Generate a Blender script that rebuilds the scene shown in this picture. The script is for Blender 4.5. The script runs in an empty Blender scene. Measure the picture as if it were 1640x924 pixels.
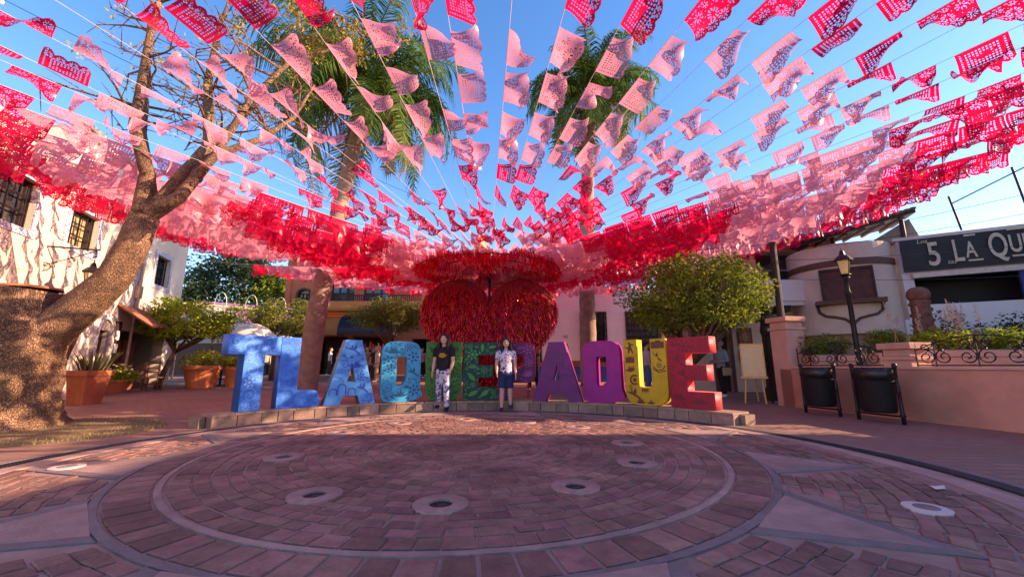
import bpy, bmesh, math, random
from mathutils import Vector, Matrix
R = math.radians
rnd = random.Random(7)
scene = bpy.context.scene
COL = scene.collection

# ---------------------------------------------------------------- camera
cam_d = bpy.data.cameras.new('camera')
cam = bpy.data.objects.new('camera', cam_d); COL.objects.link(cam)
cam.location = (0, 0, 0.95)
cam.rotation_euler = (R(90 + 10.88), 0, 0)
cam_d.sensor_width = 36; cam_d.lens = 36 * 640 / 1640
cam_d.clip_start = 0.05; cam_d.clip_end = 2000
scene.camera = cam

# ---------------------------------------------------------------- sky, sun, exposure
SUN_EL, SUN_AZ = 21.5, 91.0          # azimuth clockwise from +Y (so about +X)
w = bpy.data.worlds.new('World'); scene.world = w; w.use_nodes = True
nt = w.node_tree
sky = nt.nodes.new('ShaderNodeTexSky'); sky.sky_type = 'NISHITA'; sky.sun_disc = False
sky.sun_elevation = R(SUN_EL); sky.sun_rotation = R(SUN_AZ)
sky.air_density = 1.0; sky.dust_density = 0.25; sky.ozone_density = 2.5
hsv = nt.nodes.new('ShaderNodeHueSaturation'); hsv.inputs['Saturation'].default_value = 1.28
nt.links.new(sky.outputs[0], hsv.inputs['Color']); nt.links.new(hsv.outputs[0], nt.nodes['Background'].inputs[0])
nt.nodes['Background'].inputs[1].default_value = 0.15
sd = bpy.data.lights.new('sun', 'SUN'); sun = bpy.data.objects.new('sun', sd); COL.objects.link(sun)
sd.energy = 4.6; sd.angle = R(0.5); sd.color = (1.0, 0.77, 0.50)
sdir = Vector((math.sin(R(SUN_AZ)) * math.cos(R(SUN_EL)), math.cos(R(SUN_AZ)) * math.cos(R(SUN_EL)), math.sin(R(SUN_EL))))
sun.rotation_euler = (-sdir).to_track_quat('-Z', 'Y').to_euler()
sun.location = (20, 0, 20)
vs = scene.view_settings
vs.view_transform = 'Standard'; vs.look = 'None'; vs.gamma = 1; vs.use_curve_mapping = False
vs.exposure = 1.42
vs.use_white_balance = True; vs.white_balance_temperature = 7250; vs.white_balance_tint = 30

# ---------------------------------------------------------------- materials
MATS = {}
def mat(name, col, rough=.75, var=.18, scale=6., bump=0., bscale=40., metal=0., island=0., trans=0., stain=0., col2=None, spec=.35):
    if name in MATS: return MATS[name]
    m = bpy.data.materials.new(name); m.use_nodes = True; MATS[name] = m
    t = m.node_tree; N = t.nodes; L = t.links
    b = N['Principled BSDF']; b.inputs['Roughness'].default_value = rough; b.inputs['Metallic'].default_value = metal
    b.inputs['Specular IOR Level'].default_value = spec
    tc = N.new('ShaderNodeTexCoord')
    no = N.new('ShaderNodeTexNoise'); no.inputs['Scale'].default_value = scale; no.inputs['Detail'].default_value = 6; no.inputs['Roughness'].default_value = .62
    L.new(tc.outputs['Object'], no.inputs['Vector'])
    mr = N.new('ShaderNodeMapRange'); mr.inputs[1].default_value = .3; mr.inputs[2].default_value = .7
    L.new(no.outputs['Fac'], mr.inputs[0])
    mx = N.new('ShaderNodeMix'); mx.data_type = 'RGBA'
    c1 = [max(0, x * (1 - var)) for x in col[:3]]; c2 = [min(1, x * (1 + var)) for x in (col2 or col)[:3]]
    mx.inputs[6].default_value = (*c1, 1); mx.inputs[7].default_value = (*c2, 1)
    L.new(mr.outputs[0], mx.inputs[0]); out = mx.outputs[2]
    def mult(fac_socket, lo, hi, src):
        r2 = N.new('ShaderNodeMapRange'); r2.inputs[3].default_value = lo; r2.inputs[4].default_value = hi
        L.new(fac_socket, r2.inputs[0])
        q = N.new('ShaderNodeVectorMath'); q.operation = 'SCALE'
        L.new(src, q.inputs[0]); L.new(r2.outputs[0], q.inputs['Scale']); return q.outputs[0]
    if stain:
        n2 = N.new('ShaderNodeTexNoise'); n2.inputs['Scale'].default_value = scale * .16; n2.inputs['Detail'].default_value = 4
        L.new(tc.outputs['Object'], n2.inputs['Vector'])
        r1 = N.new('ShaderNodeMapRange'); r1.inputs[1].default_value = .35; r1.inputs[2].default_value = .65
        L.new(n2.outputs['Fac'], r1.inputs[0])
        out = mult(r1.outputs[0], 1 - stain, 1 + stain * .4, out)
    if island:
        ge = N.new('ShaderNodeNewGeometry'); oi = N.new('ShaderNodeObjectInfo')
        ad = N.new('ShaderNodeMath'); ad.operation = 'ADD'; fr = N.new('ShaderNodeMath'); fr.operation = 'FRACT'
        L.new(ge.outputs['Random Per Island'], ad.inputs[0]); L.new(oi.outputs['Random'], ad.inputs[1]); L.new(ad.outputs[0], fr.inputs[0])
        out = mult(fr.outputs[0], 1 - island, 1 + island, out)
        hs = N.new('ShaderNodeHueSaturation'); hr = N.new('ShaderNodeMapRange')
        f2 = N.new('ShaderNodeMath'); f2.operation = 'MULTIPLY_ADD'; f2.inputs[1].default_value = 7.31; f2.inputs[2].default_value = .2
        f3 = N.new('ShaderNodeMath'); f3.operation = 'FRACT'
        L.new(fr.outputs[0], f2.inputs[0]); L.new(f2.outputs[0], f3.inputs[0])
        hr.inputs[3].default_value = .5 - .05 * island; hr.inputs[4].default_value = .5 + .05 * island
        L.new(f3.outputs[0], hr.inputs[0]); L.new(hr.outputs[0], hs.inputs['Hue']); L.new(out, hs.inputs['Color']); out = hs.outputs[0]
    L.new(out, b.inputs['Base Color'])
    if bump:
        nb = N.new('ShaderNodeTexNoise'); nb.inputs['Scale'].default_value = bscale; nb.inputs['Detail'].default_value = 8
        L.new(tc.outputs['Object'], nb.inputs['Vector'])
        bp = N.new('ShaderNodeBump'); bp.inputs['Strength'].default_value = bump; bp.inputs['Distance'].default_value = .02
        L.new(nb.outputs['Fac'], bp.inputs['Height']); L.new(bp.outputs[0], b.inputs['Normal'])
    if trans:
        ts = N.new('ShaderNodeBsdfTranslucent'); L.new(out, ts.inputs['Color'])
        ms = N.new('ShaderNodeMixShader'); ms.inputs[0].default_value = trans
        L.new(b.outputs[0], ms.inputs[1]); L.new(ts.outputs[0], ms.inputs[2])
        L.new(ms.outputs[0], N['Material Output'].inputs['Surface'])
    return m
def pattern_mat(name, base, ink, scale, lo, hi, kind='noise', rough=.8):
    if name in MATS: return MATS[name]
    m = mat(name, base, rough, .05, 10); t = m.node_tree; N = t.nodes; L = t.links
    b = N['Principled BSDF']; src = b.inputs['Base Color'].links[0].from_socket
    tc = N.new('ShaderNodeTexCoord')
    if kind == 'noise':
        x = N.new('ShaderNodeTexNoise'); x.inputs['Scale'].default_value = scale; x.inputs['Detail'].default_value = 1.; x.inputs['Distortion'].default_value = 1.2; o = x.outputs['Fac']
    elif kind == 'wave':
        x = N.new('ShaderNodeTexWave'); x.inputs['Scale'].default_value = scale; x.inputs['Distortion'].default_value = 6; x.inputs['Detail'].default_value = 1; o = x.outputs['Fac']
    else:
        x = N.new('ShaderNodeTexVoronoi'); x.inputs['Scale'].default_value = scale; o = x.outputs['Distance']
    L.new(tc.outputs['Object'], x.inputs['Vector'])
    mr = N.new('ShaderNodeMapRange'); mr.inputs[1].default_value = lo; mr.inputs[2].default_value = hi; L.new(o, mr.inputs[0])
    mx = N.new('ShaderNodeMix'); mx.data_type = 'RGBA'; L.new(mr.outputs[0], mx.inputs[0]); L.new(src, mx.inputs[6]); mx.inputs[7].default_value = (*ink, 1)
    L.new(mx.outputs[2], b.inputs['Base Color']); return m
def brick_mat(name, c1, c2, cm, bw, bh, mortar, rough=.8, bump=.5, rot=0.):
    m = mat(name, c1, rough, .15, 3, stain=.3); t = m.node_tree; N = t.nodes; L = t.links
    b = N['Principled BSDF']; src = b.inputs['Base Color'].links[0].from_socket
    tc = N.new('ShaderNodeTexCoord'); mp = N.new('ShaderNodeMapping'); mp.inputs['Rotation'].default_value = (0, 0, rot)
    L.new(tc.outputs['Object'], mp.inputs[0])
    x = N.new('ShaderNodeTexBrick'); x.inputs['Scale'].default_value = 1; x.inputs['Brick Width'].default_value = bw; x.inputs['Row Height'].default_value = bh; x.inputs['Mortar Size'].default_value = mortar
    x.inputs['Mortar Smooth'].default_value = .3
    L.new(mp.outputs[0], x.inputs['Vector'])
    L.new(src, x.inputs['Color1']); x.inputs['Color2'].default_value = (*c2, 1); x.inputs['Mortar'].default_value = (*cm, 1)
    L.new(x.outputs['Color'], b.inputs['Base Color'])
    bp = N.new('ShaderNodeBump'); bp.inputs['Strength'].default_value = bump; bp.inputs['Distance'].default_value = .01; bp.invert = True
    L.new(x.outputs['Fac'], bp.inputs['Height']); L.new(bp.outputs[0], b.inputs['Normal'])
    return m

# ---------------------------------------------------------------- mesh helpers
class MB:
    def __init__(s): s.v = []; s.f = []
    def add(s, vs_, fs, M=None):
        o = len(s.v)
        s.v += [tuple(M @ Vector(p)) for p in vs_] if M else [tuple(p) for p in vs_]
        s.f += [tuple(i + o for i in f) for f in fs]
    def box(s, x0, x1, y0, y1, z0, z1, M=None):
        s.add([(x0,y0,z0),(x1,y0,z0),(x1,y1,z0),(x0,y1,z0),(x0,y0,z1),(x1,y0,z1),(x1,y1,z1),(x0,y1,z1)],
              [(0,3,2,1),(4,5,6,7),(0,1,5,4),(1,2,6,5),(2,3,7,6),(3,0,4,7)], M)
    def prism(s, pts, y0, y1, M=None):           # polygon in x,z (counter clockwise seen from -y) pushed along y
        n = len(pts)
        s.add([(x, y0, z) for x, z in pts] + [(x, y1, z) for x, z in pts],
              [tuple(range(n)), tuple(range(2*n-1, n-1, -1))] + [(i, i+n, (i+1) % n + n, (i+1) % n) for i in range(n)], M)
    def tube(s, pts, rad, n=8, cap=True, M=None, flat=1.0):
        pts = [Vector(p) for p in pts]; m = len(pts)
        if not hasattr(rad, '__len__'): rad = [rad] * m
        vs_ = []; u = None
        for i, p in enumerate(pts):
            d = (pts[min(i+1, m-1)] - pts[max(i-1, 0)])
            d = d.normalized() if d.length > 1e-9 else Vector((0, 0, 1))
            if u is None:
                u = d.cross(Vector((0, 0, 1)) if abs(d.z) < .9 else Vector((0, 1, 0))).normalized()
            else:
                u = (u - d * u.dot(d)); u = u.normalized() if u.length > 1e-6 else d.orthogonal().normalized()
            v = d.cross(u)
            for k in range(n):
                a = 2 * math.pi * k / n
                vs_.append(p + (u * math.cos(a) + v * math.sin(a) * flat) * rad[i])
        fs = [(i*n+k, i*n+(k+1) % n, (i+1)*n+(k+1) % n, (i+1)*n+k) for i in range(m-1) for k in range(n)]
        if cap: fs += [tuple(range(n-1, -1, -1)), tuple((m-1)*n + k for k in range(n))]
        s.add(vs_, fs, M)
    def rings(s, rs, n=14, M=None):              # (cx,cy,cz,rx,ry) horizontal ellipses lofted upward
        vs_ = [(cx + rx*math.cos(2*math.pi*k/n), cy + ry*math.sin(2*math.pi*k/n), cz) for cx, cy, cz, rx, ry in rs for k in range(n)]
        m = len(rs)
        fs = [(i*n+k, i*n+(k+1) % n, (i+1)*n+(k+1) % n, (i+1)*n+k) for i in range(m-1) for k in range(n)]
        fs += [tuple(range(n-1, -1, -1)), tuple((m-1)*n + k for k in range(n))]
        s.add(vs_, fs, M)
    def lathe(s, prof, n=20, c=(0, 0, 0), M=None): s.rings([(c[0], c[1], c[2]+z, max(r, 1e-4), max(r, 1e-4)) for r, z in prof], n, M)
    def ell(s, c, r, n=12, m=8, M=None):
        s.rings([(c[0], c[1], c[2] - r[2]*math.cos(math.pi*(i+.02)/(m+.04)), r[0]*math.sin(math.pi*(i+.02)/(m+.04)), r[1]*math.sin(math.pi*(i+.02)/(m+.04))) for i in range(m+1)], n, M)
def link(o, parent=None):
    COL.objects.link(o)
    if parent: o.parent = parent
    return o
def obj(name, mb, m, parent=None, smooth=False, loc=None, label=None):
    if isinstance(mb, MB):
        me = bpy.data.meshes.new(name); me.from_pydata(mb.v, [], mb.f); me.update()
    else: me = mb
    if m and not me.materials: me.materials.append(m)
    if smooth: me.polygons.foreach_set('use_smooth', [True] * len(me.polygons))
    o = link(bpy.data.objects.new(name, me), parent)
    if loc: o.location = loc
    if label: o['label'] = label
    return o
def tag(o, label, cat, group=None):
    o['label'] = label; o['category'] = cat
    if group: o['group'] = group
    return o
def thing(name, label, cat, loc=(0, 0, 0), rz=0., group=None):
    o = link(bpy.data.objects.new(name, None)); o.location = loc; o.rotation_euler = (0, 0, rz); o.empty_display_size = .1
    return tag(o, label, cat, group)
def struct(name, mb, m, smooth=False):
    o = obj(name, mb, m, None, smooth); o['kind'] = 'structure'; return o
def bevel(o, wd=.01, seg=2, ang=40):
    b = o.modifiers.new('bevel', 'BEVEL'); b.width = wd; b.segments = seg; b.limit_method = 'ANGLE'; b.angle_limit = R(ang); return o
def curve_mesh(loops, depth, bev=0., res=1):     # filled 2D outline with holes, extruded; front at y=0, back at y=depth, upright in x,z
    cu = bpy.data.curves.new('outline', 'CURVE'); cu.dimensions = '2D'; cu.fill_mode = 'BOTH'; cu.extrude = max(depth/2 - bev, .0001); cu.bevel_depth = bev; cu.bevel_resolution = res
    cu.offset = -bev
    for lp in loops:
        sp = cu.splines.new('POLY'); sp.points.add(len(lp) - 1); sp.use_cyclic_u = True
        for p, (x, z) in zip(sp.points, lp): p.co = (x, z, 0, 1)
    return curve_to_mesh(cu, depth)
def curve_to_mesh(cu, depth):
    o = bpy.data.objects.new('outline', cu); COL.objects.link(o)
    me = bpy.data.meshes.new_from_object(o.evaluated_get(bpy.context.evaluated_depsgraph_get()))
    bpy.data.objects.remove(o); bpy.data.curves.remove(cu)
    me.transform(Matrix.Translation((0, depth/2, 0)) @ Matrix.Rotation(R(90), 4, 'X')); return me
def text_mesh(txt, size, depth=.004, sx=1., shear=0., off=0.):
    cu = bpy.data.curves.new('lettering', 'FONT'); cu.body = txt; cu.size = size; cu.extrude = depth/2; cu.shear = shear; cu.offset = off
    me = curve_to_mesh(cu, depth); me.transform(Matrix.Diagonal((sx, 1, 1, 1))); me.materials.clear(); return me
def zg(y): return 0. if y < 11 else min(.023 * (y - 11), .5)
def inside(p, poly):
    x, y = p; c = False; j = len(poly) - 1
    for i in range(len(poly)):
        xi, yi = poly[i]; xj, yj = poly[j]
        if (yi > y) != (yj > y) and x < (xj - xi) * (y - yi) / (yj - yi) + xi: c = not c
        j = i
    return c
def rounded(pts, r, seg=5):                      # pts: (x,z[,radius])
    out = []; n = len(pts)
    for i in range(n):
        p = Vector(pts[i][:2]); a = Vector(pts[i-1][:2]); b = Vector(pts[(i+1) % n][:2]); rr = pts[i][2] if len(pts[i]) > 2 else r
        if rr <= 0: out.append(tuple(p)); continue
        da = (a - p); db = (b - p); rr = min(rr, da.length * .49, db.length * .49)
        p0 = p + da.normalized() * rr; p1 = p + db.normalized() * rr
        for k in range(seg + 1):
            t = k / seg; q = p0 * (1-t)**2 + p * 2*t*(1-t) + p1 * t*t; out.append((q.x, q.y))
    return out
def facade(s0, s1, z0, z1, th, ops):             # wall with rectangular openings (a,b,c,d); front at y=0, back at y=th
    S = sorted({s0, s1, *[v for o in ops for v in o[:2]]}); Z = sorted({z0, z1, *[v for o in ops for v in o[2:4]]})
    mb = MB(); solid = {}
    for i in range(len(S)-1):
        for j in range(len(Z)-1):
            cs, cz = (S[i]+S[i+1])/2, (Z[j]+Z[j+1])/2
            solid[i, j] = not any(a < cs < b and c < cz < d for a, b, c, d in ops)
    for (i, j), ok in solid.items():
        if not ok: continue
        a, b, c, d = S[i], S[i+1], Z[j], Z[j+1]
        mb.add([(a,0,c),(b,0,c),(b,0,d),(a,0,d)], [(0,1,2,3)]); mb.add([(a,th,c),(b,th,c),(b,th,d),(a,th,d)], [(3,2,1,0)])
        if not solid.get((i-1, j)): mb.add([(a,0,c),(a,0,d),(a,th,d),(a,th,c)], [(0,1,2,3)])
        if not solid.get((i+1, j)): mb.add([(b,0,c),(b,th,c),(b,th,d),(b,0,d)], [(0,1,2,3)])
        if not solid.get((i, j-1)): mb.add([(a,0,c),(a,th,c),(b,th,c),(b,0,c)], [(0,1,2,3)])
        if not solid.get((i, j+1)): mb.add([(a,0,d),(b,0,d),(b,th,d),(a,th,d)], [(0,1,2,3)])
    return mb
def shell(s0, s1, z0, z1, y0, y1, top=True):     # side, back walls and roof of a building volume, open to the facade
    mb = MB(); t = .2
    mb.box(s0, s0+t, y0, y1, z0, z1); mb.box(s1-t, s1, y0, y1, z0, z1); mb.box(s0+t+.002, s1-t-.002, y1-t, y1, z0, z1)
    if top: mb.box(s0+.05, s1-.05, y0+.003, y1-.05, z1-.35, z1-.15)
    return mb
def ring(s0, s1, z0, z1, wd, y0, y1):            # rectangular frame around an opening
    mb = MB(); mb.box(s0-wd, s1+wd, y0, y1, z1, z1+wd); mb.box(s0-wd, s1+wd, y0, y1, z0-wd, z0); mb.box(s0-wd, s0, y0, y1, z0, z1); mb.box(s1, s1+wd, y0, y1, z0, z1); return mb
def bars(s0, s1, z0, z1, ns, nz, y, t=.012):
    mb = MB()
    for i in range(ns+1): x = s0 + (s1-s0)*i/ns; mb.box(x-t, x+t, y-t, y+t, z0, z1)
    for i in range(nz+1): z = z0 + (z1-z0)*i/nz; mb.box(s0, s1, y-t*.8, y+t*.8, z-t, z+t)
    return mb
# ---------------------------------------------------------------- ground
M_mortar = mat('mortar', (.36, .225, .18), .9, .15, 5, .5, 60, stain=.25)
M_stone = mat('paving_stone', (.26, .135, .105), .72, .28, 9, .6, 45, island=.26, stain=.35, spec=.4)
M_slab = mat('pale_slab', (.39, .245, .205), .8, .2, 6, .5, 50, stain=.3)
M_grey = mat('grey_slab', (.21, .165, .155), .75, .16, 7, .4, 50, stain=.2)
M_drain = mat('drain_iron', (.03, .028, .03), .5, .2, 20)
M_far = brick_mat('brick_paving', (.32, .17, .125), (.26, .14, .105), (.18, .10, .08), .30, .15, .012, rot=R(3))
YS = [-40, -10, 0, 5, 11, 14, 17, 20, 23, 26, 29, 32.74, 60, 150, 500]
mb = MB()
for y in YS:
    z = (0 if y < 11 else min(.023*(y-11), .5)) - .016
    mb.v += [(-400, y, z), (400, y, z)]
mb.f = [(2*i, 2*i+1, 2*i+3, 2*i+2) for i in range(len(YS)-1)]
struct('ground', mb, M_mortar)
DC, DR = (-.45, 4.3), 4.5                       # the drain ring
mb = MB(); n = 96                               # brick paving outside the drain ring
rad = [4.66, 5.2, 6, 6.7, 8.5, 10.5, 13, 16, 20, 25, 31, 40, 70, 140]
for r in rad:
    for k in range(n):
        a = 2*math.pi*k/n; x, y = DC[0]+r*math.cos(a), DC[1]+r*math.sin(a)
        mb.v.append((x, y, zg(y) - .006))
mb.f = [(i*n+k, i*n+(k+1) % n, (i+1)*n+(k+1) % n, (i+1)*n+k) for i in range(len(rad)-1) for k in range(n)]
struct('brick_paving', mb, M_far)

PC = (-.55, 5.1)                                # centre of the round pavement
R1, R2, R3 = 2.80, 3.13, 4.18
def in_view(x, y):
    if y < 1.6: return False
    return abs(x) / y < 1.45
def stone_mesh(pts, h=.014, z0=-.02, dz=0., ch=.006):   # slab with chamfered top edge, plan polygon counter clockwise
    c = Vector((sum(p[0] for p in pts)/len(pts), sum(p[1] for p in pts)/len(pts)))
    n = len(pts); vs_ = []
    for p in pts: vs_.append((p[0], p[1], z0))
    for p in pts: vs_.append((p[0], p[1], z0+h+dz-.004))
    for p in pts:
        q = Vector(p); d = c - q; q = q + d.normalized()*min(ch*1.6, d.length*.3); vs_.append((q.x, q.y, z0+h+dz+rnd.uniform(-.001, .001)))
    fs = [(i, (i+1) % n, (i+1) % n+n, i+n) for i in range(n)] + [(i+n, (i+1) % n+n, (i+1) % n+2*n, i+2*n) for i in range(n)] + [tuple(range(2*n, 3*n))]
    return vs_, fs
def lay(parent_name, name, polys, m, limit=300):
    base = MB(); base.box(-.01, .01, -.01, .01, -.03, -.025)
    par = parent_name
    order = sorted(polys, key=lambda ps: (0 if in_view(ps[0][0], ps[0][1]) else 1000) + ps[0][1]**2 + ps[0][0]**2 * .3)
    rest = MB()
    for i, ps in enumerate(order):
        vs_, fs = stone_mesh(ps, dz=rnd.uniform(-.002, .004))
        if i < limit and in_view(ps[0][0], ps[0][1]):
            q = MB(); q.add(vs_, fs); obj(name, q, m, par)
        else: rest.add(vs_, fs)
    if rest.f:
        o = obj(name + 's_beyond', rest, m, par); o['kind'] = 'stuff'
def sector(r0, r1, a0, a1, gap, jit=0.):
    def P(r, a): return (PC[0] + r*math.cos(a) + rnd.uniform(-jit, jit), PC[1] + r*math.sin(a) + rnd.uniform(-jit, jit))
    g = gap / 2
    return [P(r0+g, a0+g/max(r0, .05)), P(r1-g, a0+g/r1), P(r1-g, a1-g/r1), P(r0+g, a1-g/max(r0, .05))]
HOLES = [(-1.48,3.24),(-.5,3.04),(.51,3.45),(-1.89,7.04),(-.84,7.51),(.22,7.19),(1.04,6.62),(-2.49,6.08),(1.45,5.3),(-2.42,4.5),(1.25,4.25)]
# round inner pavement: a mortar bed that carries the stones
mb = MB(); mb.rings([(PC[0], PC[1], -.03, R1+.05, R1+.05), (PC[0], PC[1], -.0145, R1+.05, R1+.05)], 64)
inner = struct('inner_pavement', mb, M_mortar)
polys = [[(PC[0]+.29*math.cos(6.283*k/10), PC[1]+.29*math.sin(6.283*k/10)) for k in range(10)]]; r = .3
while r < R1 - .06:
    dr = rnd.uniform(.105, .135); r1 = min(r + dr, R1 - .03)
    if R1 - .03 - r1 < .08: r1 = R1 - .03
    nn = max(6, int(2*math.pi*r/ .175)); off = rnd.random()*6; cuts = sorted([(k + rnd.uniform(-.22, .22)) * 2*math.pi/nn + off for k in range(nn)])
    for k in range(nn):
        a0 = cuts[k]; a1 = cuts[k+1] if k < nn-1 else cuts[0] + 2*math.pi
        cx, cy = PC[0] + (r+r1)/2*math.cos((a0+a1)/2), PC[1] + (r+r1)/2*math.sin((a0+a1)/2)
        if any(math.hypot(cx-hx, cy-hy) < .13 for hx, hy in HOLES): continue
        polys.append(sector(r, r1, a0, a1, .014, .008))
    r = r1
lay(inner, 'paving_stone', polys, M_stone)
mb = MB(); mb.rings([(PC[0], PC[1], -.031, R2+.02, R2+.02), (PC[0], PC[1], -.0155, R2+.02, R2+.02)], 64)
rim = struct('ring_pavement', mb, M_mortar)
nn = 96; polys = []
for k in range(nn):
    a0 = (k + rnd.uniform(-.1, .1)) * 2*math.pi/nn; polys.append(sector(R1+.045, R2-.01, 2*math.pi*k/nn, 2*math.pi*(k+1)/nn, .026, .006))
lay(rim, 'radial_slab', polys, M_stone)
# pale kerb ring around it
def annulus(r0, r1, z, n=128, c=PC):
    m_ = MB()
    for k in range(n):
        a = 2*math.pi*k/n
        for rr, zz in ((r0, z-.03), (r0, z), (r1, z), (r1, z-.03)): m_.v.append((c[0]+rr*math.cos(a), c[1]+rr*math.sin(a), zz))
    for k in range(n):
        for i in range(3): m_.f.append((4*k+i, 4*k+i+1, 4*((k+1) % n)+i+1, 4*((k+1) % n)+i))
    return m_
struct('pavement_joint_ring', annulus(R1-.005, R1+.04, -.003), M_slab)
# star points and pavers of the outer field
star = struct('star_pavement', annulus(R2+.0, R2+.05, -.004), M_grey)
outer = struct('outer_pavement', annulus(R3, R3+.19, -.005, c=(-.47, 4.42)), M_slab)
tris = []
for k in range(12):
    a = R(-43 + 30*k)
    def P(r, da): return (PC[0] + r*math.cos(a+da), PC[1] + r*math.sin(a+da))
    tip = P(3.95, R(-1)); l, r_ = P(R2+.06, R(7.4)), P(R2+.06, R(-7.4)); L2, R_2 = P(R2+.06, R(9.6)), P(R2+.06, R(-9.6)); T2 = P(4.12, R(-1))
    tris.append([L2, R_2, T2])
    for nm, ps, m in (('star_point', [l, r_, tip], M_slab), ('star_border', [R_2, T2, tip, r_], M_grey), ('star_border', [T2, L2, l, tip], M_grey)):
        if sum((ps[i][0]*ps[(i+1) % len(ps)][1] - ps[(i+1) % len(ps)][0]*ps[i][1]) for i in range(len(ps))) < 0: ps = ps[::-1]
        vs_, fs = stone_mesh(ps, .017 if nm == 'star_point' else .0155, ch=.003); q = MB(); q.add(vs_, fs); obj(nm, q, m, star)
polys = []; r = R2 + .07
while r < 4.5:
    dr = rnd.uniform(.10, .13); nn = int(2*math.pi*r/.185); off = rnd.random()
    for k in range(nn):
        a0 = (k+off+rnd.uniform(-.2, .2))*2*math.pi/nn; a1 = a0 + 2*math.pi/nn*rnd.uniform(.9, 1.0)
        cx, cy = PC[0] + (r+dr/2)*math.cos((a0+a1)/2), PC[1] + (r+dr/2)*math.sin((a0+a1)/2)
        if math.hypot(cx+.47, cy-4.42) > R3 - .07: continue
        s = sector(r, r+dr, a0, a1, .016, .012)
        if any(inside(p, t) for t in tris for p in s + [(cx, cy)]): continue
        polys.append(s)
    r += dr
lay(outer, 'paver', polys, M_stone)
# iron drain ring with bars
dr = struct('drain_channel', annulus(DR-.085, DR+.085, -.012, c=DC), M_drain)
mb = MB()
for k in range(900):
    a = 2*math.pi*k/900; c_, s_ = math.cos(a), math.sin(a)
    M = Matrix.Translation((DC[0]+DR*c_, DC[1]+DR*s_, 0)) @ Matrix.Rotation(a, 4, 'Z'); mb.box(-.07, .07, -.008, .008, -.011, -.003, M)
o = obj('drain_bars', mb, M_drain, dr); o['kind'] = 'stuff'
struct('drain_edge', annulus(DR+.085, DR+.17, -.002, c=DC), M_grey)
# fountain jets: pale ring with dark well
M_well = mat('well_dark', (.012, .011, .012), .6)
M_jet = mat('jet_ring', (.34, .215, .18), .75, .2, 12, .4, stain=.25)
for hx, hy in HOLES:
    mb = MB()
    for k in range(32):
        a = 2*math.pi*k/32
        for rr, zz in ((.20, -.02), (.195, .003), (.10, .005), (.085, .001), (.085, -.06)): mb.v.append((rr*math.cos(a), rr*math.sin(a), zz))
    for k in range(32):
        for i in range(4): mb.f.append((5*k+i, 5*((k+1) % 32)+i, 5*((k+1) % 32)+i+1, 5*k+i+1))
    t = thing('fountain_jet', 'round pale stone fountain jet ring with dark well set in the pavement', 'fountain', (hx, hy, 0), group='fountain jets in the round pavement')
    obj('stone_ring', mb, M_jet, t)
    q = MB(); q.rings([(0, 0, -.0142, .1, .1), (0, 0, -.013, .1, .1)], 24); obj('well', q, M_well, t)
    q = MB(); q.rings([(.01, 0, -.013, .03, .03), (.01, 0, -.004, .024, .024)], 12); obj('nozzle', q, M_drain, t)
for i, (hx, hy, lb) in enumerate(((-4.25, 4.07, 'pale round drain cover in the paving beside the grass patch'), (2.82, 2.95, 'pale round ground light set in pavers beside the pale star tip'))):
    t = thing('ground_light', lb, 'ground light', (hx, hy, 0))
    mb = MB(); mb.rings([(0, 0, -.02, .13, .13), (0, 0, .003, .13, .13), (0, 0, .005, .11, .11)], 28); obj('rim', mb, mat('pale_metal', (.6, .5, .47), .5, .1, 20), t)
    mb = MB(); mb.rings([(0, 0, .0, .075, .075), (0, 0, .008, .07, .07)], 24); obj('lens', mb, mat('lens_grey', (.2, .17, .17), .25), t)
# grass patch round the old tree
mb = MB()
for i in range(5200):
    a = rnd.uniform(0, 6.283); r = math.sqrt(rnd.random()) * 1.75; x, y = -7.3 + r*1.1*math.cos(a), 6.1 + r*.85*math.sin(a)
    h = rnd.uniform(.02, .055); b = rnd.uniform(0, 6.28); dx, dy = .006*math.cos(b), .006*math.sin(b); lx, ly = rnd.uniform(-.03, .03), rnd.uniform(-.03, .03)
    mb.add([(x-dx, y-dy, -.01), (x+dx, y+dy, -.01), (x+lx, y+ly, h)], [(0, 1, 2)])
g = obj('grass', mb, mat('dry_grass', (.30, .24, .07), .8, .3, 2, island=.3)); g['kind'] = 'stuff'; g['label'] = 'short dry grass round the foot of the old tree'
mb = MB(); mb.rings([(-7.3, 6.1, -.02, 1.95, 1.5), (-7.3, 6.1, .0, 1.9, 1.45), (-7.3, 6.1, .03, 1.1, .9)], 40); struct('tree_soil', mb, mat('soil', (.17, .115, .06), .95, .3, 9, .8, 30))
# small litter
mb = MB(); mb.add([(0,0,.004),(.09,.01,.006),(.12,.05,.02),(.05,.06,.012),(.0,.045,.02)], [(0,1,2,3,4)]); o = obj('paper_scrap', mb, mat('litter', (.7,.55,.55), .8)); o.location = (3.3, 3.35, 0); tag(o, 'crumpled pale paper scrap lying on the pale band by the drain', 'litter')

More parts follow.
